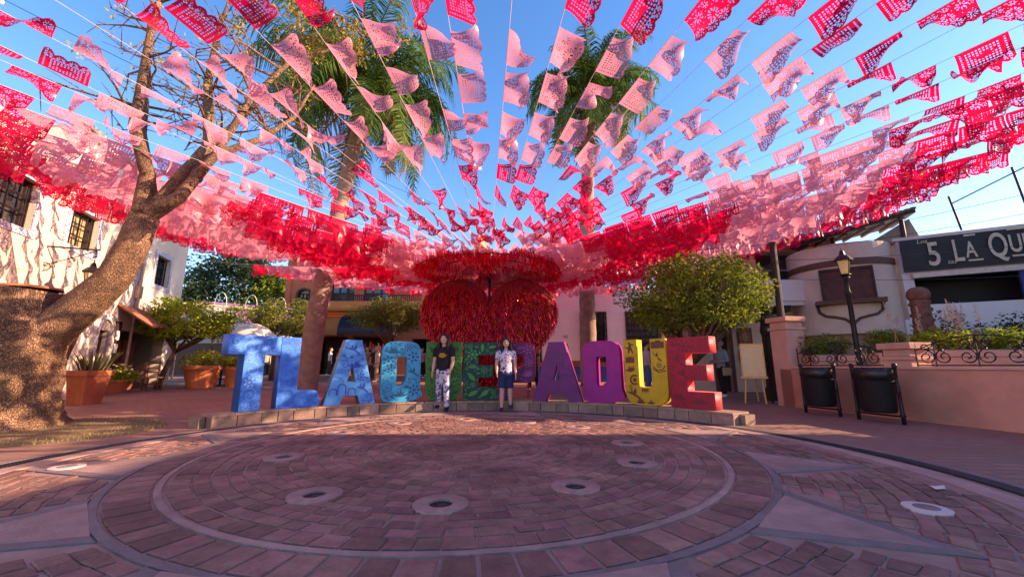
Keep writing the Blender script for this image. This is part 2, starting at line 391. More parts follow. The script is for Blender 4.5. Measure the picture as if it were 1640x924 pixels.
# ---------------------------------------------------------------- platform of the letters
BC = (-.45, 4.3); RF, RB, BH = 4.70, 5.15, .19
M_base = mat('platform_stone', (.27, .175, .13), .8, .22, 8, .5, 40, island=.33, stain=.2)
M_top = mat('platform_top', (.33, .21, .155), .8, .2, 7, .4, 40, island=.14)
plat = thing('letter_platform', 'low curved stone platform carrying the giant coloured letters', 'platform', (BC[0], BC[1], 0))
A0, A1 = R(31), R(153)
def arcbox(r0, r1, a0, a1, z0, z1, seg=4):
    m_ = MB()
    for k in range(seg+1):
        a = a0 + (a1-a0)*k/seg
        for rr, zz in ((r0, z0), (r1, z0), (r1, z1), (r0, z1)): m_.v.append((rr*math.cos(a), rr*math.sin(a), zz))
    for k in range(seg):
        for i in range(4): m_.f.append((4*k+i, 4*k+(i+1) % 4, 4*k+4+(i+1) % 4, 4*k+4+i))
    m_.f += [(3, 2, 1, 0), (4*seg, 4*seg+1, 4*seg+2, 4*seg+3)]; return m_
obj('core', arcbox(RF+.05, RB-.05, A0+.01, A1-.01, -.02, BH-.03, 60), M_mortar, plat)
a = A0
while a < A1 - .005:
    da = rnd.uniform(.045, .085); b = min(a + da, A1)
    if A1 - b < .03: b = A1
    o = obj('facing_stone', arcbox(RF + rnd.uniform(-.006, .006), RF+.16, a+.0015, b-.0015, -.02, BH-.032 + rnd.uniform(-.003, .003), 2), M_base, plat); a = b
a = A0
while a < A1 - .005:
    b = min(a + rnd.uniform(.06, .08), A1)
    if A1 - b < .03: b = A1
    for r0, r1 in ((RF-.012, RF+.22), (RF+.225, RB)):
        obj('coping_slab', arcbox(r0, r1, a+.001, b-.001, BH-.03, BH + rnd.uniform(-.002, .002), 2), M_top, plat)
    a = b
for aa, s in ((A0, -1), (A1, 1)):
    obj('end_stone', arcbox(RF+.17, RB-.005, min(aa, aa+s*.018), max(aa, aa+s*.018), -.02, BH-.034, 1), M_base, plat)

# ---------------------------------------------------------------- giant letters
LH = 1.27; LD = .27
def agave(cx, cz, r, n=7, a0=20, a1=160):
    out = []
    for k in range(n):
        a = R(a0 + (a1-a0)*k/(n-1)); d = (math.cos(a), math.sin(a)); p = (-d[1], d[0]); w_ = r*.13; l = r*(1 if k % 2 == 0 else .82)
        out.append([(cx, cz), (cx + d[0]*l*.5 + p[0]*-w_, cz + d[1]*l*.5 - p[1]*w_), (cx + d[0]*l, cz + d[1]*l), (cx + d[0]*l*.5 + p[0]*w_, cz + d[1]*l*.5 + p[1]*w_)])
    return out
def ribbon(pts, w_):
    out = []
    for i in range(len(pts)-1):
        a, b = Vector(pts[i]), Vector(pts[i+1]); d = (b-a)
        if d.length < 1e-6: continue
        d = d.normalized(); p = Vector((-d.y, d.x))*w_/2; e = d*w_*.3
        out.append([tuple(a-p-e), tuple(b-p+e), tuple(b+p+e), tuple(a+p-e)])
    return out
def spiral(cx, cz, r, turns=1.6, ph=0., w_=.011, sgn=1):
    n = 22; return ribbon([(cx + r*(1-k/n)*math.cos(ph + sgn*turns*6.283*k/n), cz + r*(1-k/n)*math.sin(ph + sgn*turns*6.283*k/n)) for k in range(n)], w_)
def flower(cx, cz, r, n=7):
    out = [[(cx + .25*r*math.cos(6.283*k/10), cz + .25*r*math.sin(6.283*k/10)) for k in range(10)]]
    for k in range(n):
        a = 6.283*k/n; d = Vector((math.cos(a), math.sin(a))); p = Vector((-d.y, d.x)); c = Vector((cx, cz))
        out.append([tuple(c + d*r*.33), tuple(c + d*r*.65 - p*r*.2), tuple(c + d*r), tuple(c + d*r*.65 + p*r*.2)])
    return out
def disk(cx, cz, r, n=16): return [[(cx + r*math.cos(6.283*k/n), cz + r*math.sin(6.283*k/n)) for k in range(n)]]
def ringp(cx, cz, r, w_=.014, n=18): return ribbon([(cx + r*math.cos(6.283*k/n), cz + r*math.sin(6.283*k/n)) for k in range(n+1)], w_)
def leafp(cx, cz, r, a):
    d = Vector((math.cos(a), math.sin(a))); p = Vector((-d.y, d.x)); c = Vector((cx, cz))
    return [[tuple(c - d*r), tuple(c - d*r*.3 - p*r*.36), tuple(c + d*r*.3 - p*r*.3), tuple(c + d*r), tuple(c + d*r*.3 + p*r*.3), tuple(c - d*r*.3 + p*r*.36)]]
def birdp(cx, cz, r): return [[(cx+x*r, cz+z*r) for x, z in p] for p in ([(-1,.15),(-.45,.2),(-.2,.05),(.25,-.1),(.1,-.35),(-.25,-.2)], [(-.2,.05),(.15,.75),(.32,.1),(.1,-.05)], [(-.15,.1),(-.5,.85),(-.42,.2)], [(.2,-.1),(.75,-.5),(.9,-.9),(.45,-.6),(.1,-.35)])]
def shape(cx, cz, r, *ps): return [[(cx+x*r, cz+z*r) for x, z in p] for p in ps]
def letter_loops(ch, w):
    h = LH; x0, x1 = -w/2, w/2; t = .30; b = .27
    if ch == 'T': return [[(-.165,0),(.165,0),(.165,h-.33),(x1,h-.33),(x1,h),(x0,h),(x0,h-.33),(-.165,h-.33)]]
    if ch == 'L': return [rounded([(x0,0,0),(x1-.02,0,0),(x1,.1,.03),(x1-.06,.30,.08),(x0+.33,.31,0),(x0+.33,h,0),(x0,h,0)], 0)]
    if ch == 'A':
        q = w*.16
        return [[(x0,0),(x0+.30,0),(x0+.36,.17),(x1-.36,.17),(x1-.30,0),(x1,0),(q,h),(-q,h)], [(-.085,.44),(.085,.44),(0,.80)]]
    if ch == 'Q':
        return [rounded([(x0,0,.2),(x1-.24,0,.06),(x1-.12,.04,.04),(x1+.045,.12,.05),(x1-.02,.28,.06),(x1-.03,h,.26),(x0,h,.26)], .2), rounded([(-.11,.34),(.02,.34),(.04,.40),(.10,.42),(.10,h-.33),(-.11,h-.33)], .04, 3)]
    if ch == 'U': return [rounded([(x0,0,.28),(x1,0,.28),(x1,h,0),(x1-t,h,0),(x1-t,.34,.05),(x0+t-.02,.34,.05),(x0+t-.02,h,0),(x0,h,0)], 0)]
    if ch == 'E': return [[(x0,0),(x1,0),(x1,.30),(x0+.34,.30),(x0+.34,.49),(x1-.1,.49),(x1-.1,.77),(x0+.34,.77),(x0+.34,h-.29),(x1-.02,h-.29),(x1-.02,h),(x0,h)]]
    if ch == 'P': return [rounded([(x0,0,0),(x0+.31,0,0),(x0+.31,.38,0),(x1,.38,.2),(x1,h,.24),(x0,h,0)], 0), rounded([(x0+.31,.62),(x1-.26,.62),(x1-.26,h-.27),(x0+.31,h-.27)], .05, 3)]
def fill(loops, style, seed, w):
    q = random.Random(seed); out = []
    def ok(ps): return all(inside(p, loops[0]) and not any(inside(p, l) for l in loops[1:]) for p in ps)
    placed = []
    def put(cx, cz, r, fn, *a):
        if any(math.hypot(cx-px, cz-pz) < (r+pr)*.86 for px, pz, pr in placed): return False
        if not all(ok([(cx + r*.97*math.cos(t_), cz + r*.97*math.sin(t_))]) for t_ in [k*.785 for k in range(8)]): return False
        placed.append((cx, cz, r)); out.extend(p for p in fn(cx, cz, r, *a) if ok(p)); return True
    big = {'swirl': (spiral, spiral, flower), 'folk': (agave, flower, spiral, birdp), 'leaf': (agave, flower, leafp), 'icons': (agave, birdp, flower)}[style]
    for rr, tries in ((.135, 160), (.1, 260), (.07, 420), (.045, 500), (.028, 500)):
        for _ in range(tries):
            fn = q.choice(big); cx, cz = q.uniform(-w/2, w/2), q.uniform(0, LH)
            if fn is leafp: put(cx, cz, rr, leafp, q.uniform(0, 6.28))
            elif fn is spiral: put(cx, cz, rr, spiral, q.choice((1.3, 1.8)), q.uniform(0, 6.28), .010 if rr > .06 else .008, q.choice((-1, 1)))
            elif fn is agave: put(cx, cz, rr, lambda x, z, r_: agave(x, z - r_*.6, r_*1.3, q.choice((5, 7))))
            else: put(cx, cz, rr, fn)
    return out, ok
LET = [  # char, x, y, angle, width, body colour, motif colour, style, label
 ('T', -4.43, 6.99, 55.9, .84, (.035,.21,.72), (.10,.36,.88), 'swirl', 'deep blue letter T sculpture with pale swirls, first on the platform', None),
 ('L', -3.93, 7.62, 46.3, .76, (.035,.21,.72), (.02,.10,.48), 'swirl', 'blue letter L sculpture with swirls, beside the blue letter T', None),
 ('A', -3.22, 8.22, 35.3, .99, (.07,.33,.76), (.02,.07,.40), 'folk', 'light blue letter A sculpture painted with arches and birds', (.22,.30,.33)),
 ('Q', -2.35, 8.71, 23.3, .84, (.03,.38,.62), (.01,.09,.20), 'folk', 'turquoise letter Q sculpture painted with dark waves and agaves', None),
 ('U', -1.50, 8.99, 12.6, .79, (.035,.22,.025), (.006,.06,.01), 'leaf', 'green letter U sculpture with leaf motifs behind the child in black shirt', None),
 ('E', -.70, 9.10, 3.0, .77, (.008,.06,.045), (.03,.24,.045), 'leaf', 'dark green letter E sculpture with bright green leaf painting', (.30,.02,.02)),
 ('P', .09, 9.07, -6.5, .84, (.16,.015,.085), (.26,.045,.21), 'folk', 'maroon letter P sculpture beside the child in white shirt', None),
 ('A', .97, 8.87, -17.3, 1.08, (.21,.03,.17), (.11,.008,.10), 'folk', 'purple letter A sculpture with faint dark motifs', (.30,.04,.20)),
 ('Q', 1.87, 8.50, -29.0, .84, (.42,.015,.23), (.22,.010,.17), 'folk', 'magenta letter Q sculpture with purple motifs', None),
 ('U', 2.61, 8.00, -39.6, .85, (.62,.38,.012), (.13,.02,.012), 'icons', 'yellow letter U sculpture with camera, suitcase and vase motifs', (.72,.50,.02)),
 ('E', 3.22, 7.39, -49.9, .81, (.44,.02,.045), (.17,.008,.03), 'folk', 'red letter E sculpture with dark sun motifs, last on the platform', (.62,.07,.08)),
]
CLW = 1.
for i, (ch, x, y, ang, wd, c1, c2, style, lab, side) in enumerate(LET):
    t = thing('letter_' + ch.lower(), lab, 'letter', (x, y, BH), R(ang), 'giant letters on the platform')
    loops = letter_loops(ch, wd)
    me = curve_mesh(loops, LD, .006); me.materials.clear()
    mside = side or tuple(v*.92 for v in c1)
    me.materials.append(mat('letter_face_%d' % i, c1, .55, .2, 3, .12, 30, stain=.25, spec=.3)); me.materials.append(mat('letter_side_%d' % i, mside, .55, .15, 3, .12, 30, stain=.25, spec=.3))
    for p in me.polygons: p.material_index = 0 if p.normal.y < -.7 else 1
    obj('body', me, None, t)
    extra = []
    if i == 9:
        extra = (shape(-.28, 1.10, .12, [(-.5,.9),(-.2,.6),(-.5,.1),(-1,.3),(-1,.1),(-.4,-.2),(-.5,-.9),(-.3,-.9),(0,-.3),(.3,-.9),(.5,-.8),(.25,0),(.1,.5),(.6,.4),(.6,.6),(.1,.8),(-.2,1.)])
          + shape(-.29, .87, .10, [(-1,-.6),(.8,-.6),(.8,.5),(-1,.5)], [(-.5,.55),(.3,.55),(.3,.8),(.2,.8),(.2,.65),(-.4,.65),(-.4,.8),(-.5,.8)]) + agave(-.28, .63, .15, 7) + ringp(-.22, .48, .085, .035) + disk(-.22, .48, .04)
          + shape(.27, 1.15, .13, [(-1,-.5),(1,-.5),(1,.5),(.5,.5),(.4,.68),(-.2,.68),(-.3,.5),(-1,.5)]) + birdp(.24, .93, .12)
          + ribbon([(.17,.74),(.24,.67),(.34,.68),(.4,.75)], .02) + ribbon([(.16,.70),(.26,.63),(.4,.66)], .02) + flower(.28, .76, .06, 8)
          + shape(.275, .30, .26, [(-.35,.9),(.35,.9),(.28,.6),(.5,.1),(.55,-.3),(.35,-.85),(.12,-.98),(-.12,-.98),(-.35,-.85),(-.55,-.3),(-.5,.1),(-.28,.6)])
          + birdp(-.24, .22, .16) + agave(-.12, .03, .12, 7) + agave(.08, .03, .10, 5) + flower(-.3, .35, .06, 6) + shape(-.02, .27, .07, [(-1,.6),(1,.6),(1,.3),(.8,-.6),(.6,.2),(.3,-.6),(.1,.2),(-.2,-.6),(-.4,.2),(-.8,-.6),(-1,.2)]))
        polys = [p for p in extra if all(inside(v, loops[0]) for v in p)]
    else:
        polys, ok = fill(loops, style, 11 + i, wd)
        if i == 2:
            polys = [p for p in polys if not all(v[0] < .15 and v[1] < .62 for v in p)]
            for ax, aw, ah in ((-.33, .07, .2), (-.17, .075, .28), (.02, .07, .2)):
                pts = [(ax-aw, .19)] + [(ax - aw*math.cos(math.pi*k/10), ah + .04 + aw*math.sin(math.pi*k/10)) for k in range(11)] + [(ax+aw, .19)]
                polys += [p for p in ribbon(pts, .022) if ok(p)]
            polys += [p for p in ribbon([(-.4, .42), (-.1, .42)], .015) + ribbon([(-.3+.15*math.cos(math.pi*k/10) , .43+.1*math.sin(math.pi*k/10)) for k in range(11)], .012) if ok(p)]
        if i in (3, 8):
            for k in range(5):
                polys += [p for p in ribbon([(-.36 + .03*k*0 + .18*s, .08 + .05*k + .03*math.sin(s*6+k)) for s in [j/8 for j in range(9)]], .009) if ok(p)]
            polys += [p for p in ribbon([(-.42, .70), (-.33, .62), (-.42, .54)], .02) + ribbon([(.42, .74), (.34, .66), (.42, .58)], .02) if ok(p)]
    mb = MB()
    for k, p in enumerate(polys):
        a2 = sum(p[j][0]*p[(j+1) % len(p)][1] - p[(j+1) % len(p)][0]*p[j][1] for j in range(len(p)))
        if a2 < 0: p = p[::-1]
        yy = -.0012 - .0004*(k % 6)
        mb.add([(a_, yy, b_) for a_, b_ in p], [tuple(range(len(p)))])
    if mb.f: obj('painted_motif', mb, mat('letter_motif_%d' % i, c2, .45, .1, 5, spec=.45), t)['kind'] = 'stuff'

# ---------------------------------------------------------------- tinsel heart
M_foil = mat('red_foil', (.58, .010, .012), .2, .3, 30, metal=.75, island=.5, spec=.6)
M_foil_in = mat('red_backing', (.22, .008, .012), .7, .3, 10)
HX, HY, HZ = -.62, 10.8, .05
heart = thing('tinsel_heart', 'giant red tinsel heart standing behind the letters', 'heart', (HX, HY, 0))
def hp(t_): return (16*math.sin(t_)**3 / 32 * 3.68, (13*math.cos(t_) - 5*math.cos(2*t_) - 2*math.cos(3*t_) - math.cos(4*t_)))
zs = [hp(k*.01)[1] for k in range(629)]; zmin, zmax = min(zs), max(zs); HS = 3.24/(zmax-zmin)
NH = 90; outl = [(hp(-2*math.pi*k/NH)[0], HZ + (hp(-2*math.pi*k/NH)[1] - zmin)*HS) for k in range(NH)]
outl = [(x, z + (.08*math.exp(-(x/.5)**2) if z > 2.2 else 0)) for x, z in outl]
hc = (0, 1.95); prof = [(0.0, -.46), (.4, -.44), (.7, -.37), (.88, -.25), (.97, -.1), (1.0, 0.), (.97, .1), (.88, .25), (.7, .37), (.4, .44), (0., .46)]
mb = MB()
for s, yy in prof:
    for px, pz in outl: mb.v.append((hc[0] + (px-hc[0])*max(s, .001), yy, hc[1] + (pz-hc[1])*max(s, .001)))
for i in range(len(prof)-1):
    for k in range(NH): mb.f.append((i*NH+k, i*NH+(k+1) % NH, (i+1)*NH+(k+1) % NH, (i+1)*NH+k))
obj('padded_core', mb, M_foil_in, heart, True)
def heart_y(x, z):                               # front surface depth along the ray from the centre
    d = Vector((x-hc[0], z-hc[1])); r = d.length
    if r < 1e-4: return -.46, 0
    lo, hi = 0., 4.
    for _ in range(18):
        m_ = (lo+hi)/2
        if inside((hc[0]+d.x/r*m_, hc[1]+d.y/r*m_), outl): lo = m_
        else: hi = m_
    s = r/lo
    for i in range(5):
        if prof[i][0] <= s <= prof[i+1][0]:
            f = (s-prof[i][0])/(prof[i+1][0]-prof[i][0]); return prof[i][1] + f*(prof[i+1][1]-prof[i][1]), s
    return 0, s
mb = MB(); cnt = 0
while cnt < 20000:
    x, z = rnd.uniform(-1.86, 1.86), rnd.uniform(.06, 3.32)
    if not inside((x, z), outl): continue
    yy, s = heart_y(x, z); l = rnd.uniform(.07, .22); wd = rnd.uniform(.0022, .005); a = rnd.uniform(-1.3, 1.3); tl = rnd.uniform(-.06, .06); o_ = rnd.uniform(.008, .05)
    c_, s_ = math.cos(a)*wd, math.sin(a)*wd
    for sg in ((-1,) if cnt % 6 else (-1, 1)):
        y1 = sg*(abs(yy)+.006); y2 = sg*(abs(yy)+o_)
        mb.add([(x-c_, y1-s_, z), (x+c_, y1+s_, z), (x+c_*.8+tl, y2+s_*1.6, z-l*.5), (x-c_*.8+tl, y2-s_*1.6, z-l*.5), (x+c_+tl*1.4, y2-.01+s_, z-l), (x-c_+tl*1.4, y2-.01-s_, z-l)], [(0, 1, 2, 3), (3, 2, 4, 5)])
    cnt += 1
for k in range(1700):                            # shaggy rim
    t_ = rnd.random()*NH; i = int(t_) % NH; px, pz = outl[i]; qx, qz = outl[(i+1) % NH]; f = t_ % 1; x, z = px+(qx-px)*f, pz+(qz-pz)*f
    yy = rnd.uniform(-.12, .12); l = rnd.uniform(.05, .13); wd = rnd.uniform(.004, .009); dx = (1 if x > 0 else -1)*rnd.uniform(.0, .05)
    mb.add([(x-wd, yy, z), (x+wd, yy+.004, z), (x+wd+dx, yy+.01, z-l), (x-wd+dx, yy, z-l)], [(0, 1, 2, 3)])
o = obj('tinsel_fringe', mb, M_foil, heart); o['kind'] = 'stuff'
M_iron = mat('black_iron', (.02, .018, .02), .45, .2, 20, metal=.3)
mb = MB()
for sx in (-.55, .55): mb.tube([(sx, .3, .02), (sx*.8, .25, 1.2)], .03, 8); mb.box(sx-.25, sx+.25, .1, .7, -.01, .03)
obj('stand', mb, M_iron, heart)
mb = MB()                                         # tinsel tail hanging below the heart rim
for k in range(160):
    z = .75 - .62*rnd.random(); a = rnd.uniform(0, 6.28); mb.add([(.52, 0, z), (.52+.05*math.cos(a), .05*math.sin(a), z-.03), (.525+.05*math.cos(a+.3), .05*math.sin(a+.3), z-.04)], [(0, 1, 2)])
mb.tube([(.52, 0, 1.0), (.52, 0, .12)], .004, 5)
tl_ = obj('tinsel_tail', mb, M_foil, heart)
tl_.location = (.52, -.2, 0)

# ---------------------------------------------------------------- hub mast, fringe hoop
HUB = Vector((-.66, 10.95, 3.66))
mast = thing('hub_mast', 'slim dark mast behind the heart where all the paper strings meet', 'mast', (HUB.x, HUB.y + .55, 0))
mb = MB(); mb.tube([(0, 0, -.02), (0, 0, 3.9)], [.05, .035], 10); obj('pole', mb, M_iron, mast)
mb = MB(); mb.tube([(0, 0, 3.75), (0, -.55, 3.68)], .02, 8); mb.lathe([(.0, 3.6), (.09, 3.62), (.09, 3.7), (0, 3.72)], 14, (0, -.55, 0)); obj('hub_ring', mb, M_iron, mast)
M_red = mat('red_plastic', (.74, .010, .06), .32, .12, 9, trans=.6, spec=.5)
M_pink = mat('pink_plastic', (.86, .30, .37), .34, .08, 9, trans=.48, spec=.5)
M_fr = mat('red_fringe', (.80, .008, .025), .4, .2, 9, trans=.6, island=.3)
hoop = thing('fringe_hoop', 'round hoop of hanging red paper fringe above the heart', 'fringe', (HUB.x, HUB.y, HUB.z - .04))
mb = MB()
for rr in (2.0, 1.45, .8): mb.tube([(rr*math.cos(6.2832*k/40), rr*math.sin(6.2832*k/40), -.12) for k in range(41)], .014, 6)
for k in range(6): mb.tube([(0, 0, .15), (2*math.cos(k*1.0472), 2*math.sin(k*1.0472), -.12)], .008, 5)
obj('hoop', mb, M_foil_in, hoop)
mb = MB()
for k in range(3600):
    a = rnd.uniform(0, 6.2832); r = math.sqrt(rnd.uniform(.02, 1))*(1.98 + .1*math.sin(a*9)) if k % 2 else rnd.uniform(1.72, 2.02) + .09*math.sin(a*6)
    x, y = r*math.cos(a), r*math.sin(a); bmp = .07*math.sin(a*5) + .05*math.sin(a*11+1)
    z = rnd.uniform(-.10, .02) + bmp; l = rnd.uniform(.08, .24) + .06*math.sin(a*7); wd = rnd.uniform(.006, .018); b = rnd.uniform(0, 3.14); c_, s_ = wd*math.cos(b), wd*math.sin(b); dx, dy = rnd.uniform(-.05, .09), rnd.uniform(-.05, .05)
    mb.add([(x-c_, y-s_, z), (x+c_, y+s_, z), (x+c_+dx*.4, y+s_+dy*.4, z-l*.5), (x-c_+dx*.4, y-s_+dy*.4, z-l*.5), (x+c_+dx, y+s_+dy, z-l), (x-c_+dx, y-s_+dy, z-l)], [(0, 1, 2, 3), (3, 2, 4, 5)])
for k in range(900):
    a = rnd.uniform(0, 6.2832); r = math.sqrt(rnd.uniform(.3, 1))*2.0; x, y = r*math.cos(a), r*math.sin(a); l = rnd.uniform(.06, .2); b = rnd.uniform(0, 6.28); wd = .012
    mb.add([(x-wd, y, -.1), (x+wd, y, -.1), (x+l*.5*math.cos(b), y+l*.5*math.sin(b), -.08+l)], [(0, 1, 2)])
o = obj('paper_fringe', mb, M_fr, hoop); o['kind'] = 'stuff'

# ---------------------------------------------------------------- papel picado garlands
FW, FH = .56, .41; GX, GY = 60, 44
def hole(u, v, kind):                            # u,v in 0..1, v from the string down; True where the paper is punched out
    x, y = u*.47, v*.35
    sc = 1 - .10*(1 - abs(math.sin(math.pi*u*4)))
    if v > sc: return True
    if v < .07: return False
    if kind == 'flor':
        for cx, cy, r, n in ((.115, .11, .05, 8), (.355, .11, .05, 8), (.235, .20, .055, 10), (.06, .255, .045, 9), (.18, .285, .045, 9), (.29, .285, .045, 9), (.41, .255, .045, 9), (.235, .075, .03, 6), (.04, .12, .025, 6), (.43, .12, .025, 6)):
            d = math.hypot(x-cx, y-cy)
            if d < r: return d > .3*r and math.cos(n*math.atan2(y-cy, x-cx)) > .5
        return (int(u*22) % 2 == 0 and .085 < v < .115) or (math.sin(u*40)*math.sin(v*31) > .93)
    if u < .05 or u > .95: return False
    if .06 < u < .10 or .90 < u < .94: return int(v*24) % 2 == 0
    if .17 < u < .83 and .12 < v < .70:
        bx, by = (u-.5)/.33, (v-.41)/.29
        if (bx*1.6)**2 + (by*1.5 + .25*math.sin(bx*4))**2 < .30 or (abs(bx) < .75 and abs(by + .55*abs(bx) - .2) < .16): return False
        return (u*15) % 1 > .56 and (v*11) % 1 > .55
    if v > .76:
        cx = (math.floor(u*4)+.5)/4; d = math.hypot((u-cx)*FW, (v-.78)*FH)
        return .015 < d < .055 and math.cos(11*math.atan2((v-.78)*FH, (u-cx)*FW)) > .45
    return int(u*30) % 2 == 0 and .715 < v < .745
def flag_mesh(kind, a0, curl, wav, k, ph, tw, m, nm):
    dv = FH/GY; P = []
    for i in range(GX+1):
        u = i/GX; y = z = 0.; row = []
        for j in range(GY+1):
            row.append(((u-.5)*FW * (1 - .05*(j/GY)*abs(tw)), y, z)); t_ = j/GY
            al = a0 + curl*t_*t_ + wav*t_**.7*math.sin(6.283*k*u + ph + 1.5*t_) + tw*(u-.5)*2*t_
            y += math.sin(al)*dv; z -= math.cos(al)*dv
        P.append(row)
    idx = {}; vs_ = []; fs = []
    def V(i, j):
        if (i, j) not in idx: idx[i, j] = len(vs_); vs_.append(P[i][j])
        return idx[i, j]
    for i in range(GX):
        for j in range(GY):
            if not hole((i+.5)/GX, (j+.5)/GY, kind): fs.append((V(i, j), V(i+1, j), V(i+1, j+1), V(i, j+1)))
    me = bpy.data.meshes.new(nm); me.from_pydata(vs_, [], fs); me.materials.append(m); me.polygons.foreach_set('use_smooth', [True]*len(fs)); me.update(); return me
FLAGS = {}
for grp, (lo, hi) in {'calm': (2, 22), 'mid': (20, 52), 'strong': (48, 88)}.items():
    for v in range(14):
        kind = ('flor', 'bird')[v % 2]; q = random.Random(100*v + lo)
        pr = (kind, R(q.uniform(lo, hi)), R(q.uniform(-25, 60) if grp != 'calm' else q.uniform(-15, 30)), R(q.uniform(10, 45)), q.uniform(.5, 1.5), q.uniform(0, 6.28), R(q.choice((-1, 1))*q.uniform(20, 70) if grp != 'calm' else q.uniform(-35, 35)))
        a = flag_mesh(*pr, M_red, 'paper_flag_red'); b = a.copy(); b.materials.clear(); b.materials.append(M_pink)
        FLAGS[grp, v] = (a, b)
M_cord = mat('white_cord', (.7, .6, .6), .8)
STEP = .60
WIND = Vector((1, .25, 0)).normalized()
THS = []; th = -math.pi/2
while th < 1.5*math.pi - .03:
    THS.append(th); th += R(4.5 if math.sin(th) < -.72 else (3.6 if math.sin(th) < -.5 else 3.0))
for th in THS:
    th += R(rnd.uniform(-.45, .45))
    d = Vector((math.cos(th), math.sin(th), 0)); perp = Vector((-d.y, d.x, 0))
    SEC = 2.5 + .6*d.x*d.x
    RT = 11.6 if d.y < .3 else 9.9
    rise = 1.22 + .75*d.x*d.x*(1 if d.y < .35 else .3) + rnd.uniform(-.12, .12); sag = rnd.uniform(.03, .12)
    def cz(r): f = r/12.; return rise*f - sag*4*f*(1-f)
    t = thing('paper_garland', 'string of punched red and pink paper flags fanning out from the hub mast', 'garland', tuple(HUB), group='paper garlands over the plaza')
    mb = MB(); mb.tube([tuple(d*r + Vector((0, 0, cz(r)))) for r in [.08 + (12.2-.08)*k/16 for k in range(17)]], .0035, 4); obj('cord', mb, M_cord, t)
    r = .55 + rnd.uniform(0, .25); off = rnd.uniform(-.2, .2)
    while r < RT:
        sec = min(3, int((r + off*.3)/SEC)); red = sec % 2 == 1
        wp = WIND.dot(perp); sgn = 1 if wp > 0 else -1
        strength = abs(wp) + rnd.uniform(-.25, .25)
        if rnd.random() < (.28 if (d.y < -.25 and 1.6 < r < 5.6) else (.12 if d.y < -.55 else .02)):
            r += STEP; continue
        grp = 'strong' if strength > .68 else ('mid' if strength > .3 else 'calm')
        if r < 4.5 and grp == 'strong': grp = 'mid'
        a, b = FLAGS[grp, rnd.randrange(14)]
        o = link(bpy.data.objects.new('paper_flag', a if red else b), t)
        slope = (cz(r+.2) - cz(r-.2))/.4
        X = (d + Vector((0, 0, slope))).normalized() * sgn; Y = perp*sgn; Z = X.cross(Y).normalized(); Y = Z.cross(X)
        mat4 = Matrix((X, Y, Z)).transposed().to_4x4()
        o.matrix_local = Matrix.Translation(d*r + Vector((0, 0, cz(r) - .002))) @ mat4 @ Matrix.Rotation(R(rnd.uniform(-10, 10)), 4, 'X') @ Matrix.Scale(.80 if d.y < -.6 else 1., 4) @ Matrix.Diagonal((rnd.uniform(.94, 1.05), 1, rnd.uniform(.95, 1.06), 1))
        r += STEP*rnd.uniform(.93, 1.1)*(.95 if abs(d.x) > .6 else .98)
# ---------------------------------------------------------------- buildings
M_white = mat('white_plaster', (.66, .56, .45), .85, .07, 3, .25, 30, stain=.14)
M_tile = pattern_mat('blue_tile', (.62, .60, .62), (.05, .07, .26), 30, .52, .60, 'noise', .35)
M_glass = mat('window_glass', (.035, .04, .05), .06, .2, 2, spec=.8)
M_glass_y = mat('yellow_glass', (.42, .33, .16), .15, .25, 4, spec=.7)  # panes with a yellowish base colour
M_dark = mat('dark_timber', (.035, .022, .018), .6, .3, 12)
M_brown = mat('brown_timber', (.13, .055, .035), .65, .3, 10, .3, 30)
M_redtile = mat('red_roof', (.34, .13, .075), .8, .3, 10, .5, 30)
def tile_frame(p, s0, s1, z0, z1, wd, y0, y1, m, nm='tile'):
    def run(a, b, ax, f0, f1):
        n = max(1, round((b-a)/.145))
        for k in range(n):
            u0, u1 = a + (b-a)*k/n + .002, a + (b-a)*(k+1)/n - .002; q = MB()
            if ax: q.box(u0, u1, y0, y1, f0, f1)
            else: q.box(f0, f1, y0, y1, u0, u1)
            obj(nm, q, m, p)
    run(s0-wd, s1+wd, 1, z1, z1+wd); run(s0-wd, s1+wd, 1, z0-wd, z0); run(z0, z1, 0, s0-wd, s0-.001); run(z0, z1, 0, s1+.001, s1+wd)
LB = thing('white_house', 'white two-storey house with blue tiled window frames behind the old tree', 'house', (-14.6, 17.2, 0), R(110))
wins = [(-9.75, -8.45, 4.15, 5.35, M_glass), (-7.2, -6.0, 4.22, 5.28, M_glass_y), (-4.65, -3.45, 4.08, 5.1, M_glass_y), (-2.25, -1.12, 4.05, 5.2, M_glass), (-12.6, -11.2, 4.15, 5.35, M_glass)]
ops = [w_[:4] for w_ in wins] + [(-5.12, -4.42, -.5, 2.05), (-3.85, -.6, -.5, 2.15)]
wall = obj('wall', facade(-7.65, .35, -.5, 7.4, .34, [o for o in ops if o[0] > -7.65]), M_white, LB)
obj('rear_walls', shell(-7.65, .35, -.5, 7.4, .345, 7), M_white, LB)
obj('wing_wall', facade(-17, -7.652, -.5, 6.3, .34, [o for o in ops if o[0] < -7.65]), M_white, LB); obj('rear_walls', shell(-17, -7.652, -.5, 6.3, .345, 6.5), M_white, LB)
mb = MB(); mb.box(-7.7, .4, -.1, .1, 7.403, 7.52); mb.box(-7.75, .5, -.18, .12, 7.523, 7.65); mb.box(-17.1, -7.78, -.1, .1, 6.303, 6.45); obj('cornice', mb, M_white, LB)
for a, b, c, d, gm in wins:
    f = MB(); f.add([(a, .26, c), (b, .26, c), (b, .26, d), (a, .26, d)], [(0, 1, 2, 3)]); wn = obj('window', f, gm, LB)
    tile_frame(wn, a, b, c, d, .17, -.03, .02, M_tile)
    obj('window_bars', bars(a+.02, b-.02, c+.02, d-.02, 4, 3, .13, .016), M_iron, wn)
    obj('window_frame', ring(a+.05, b-.05, c+.05, d-.05, .05, .2, .255), M_dark, wn)
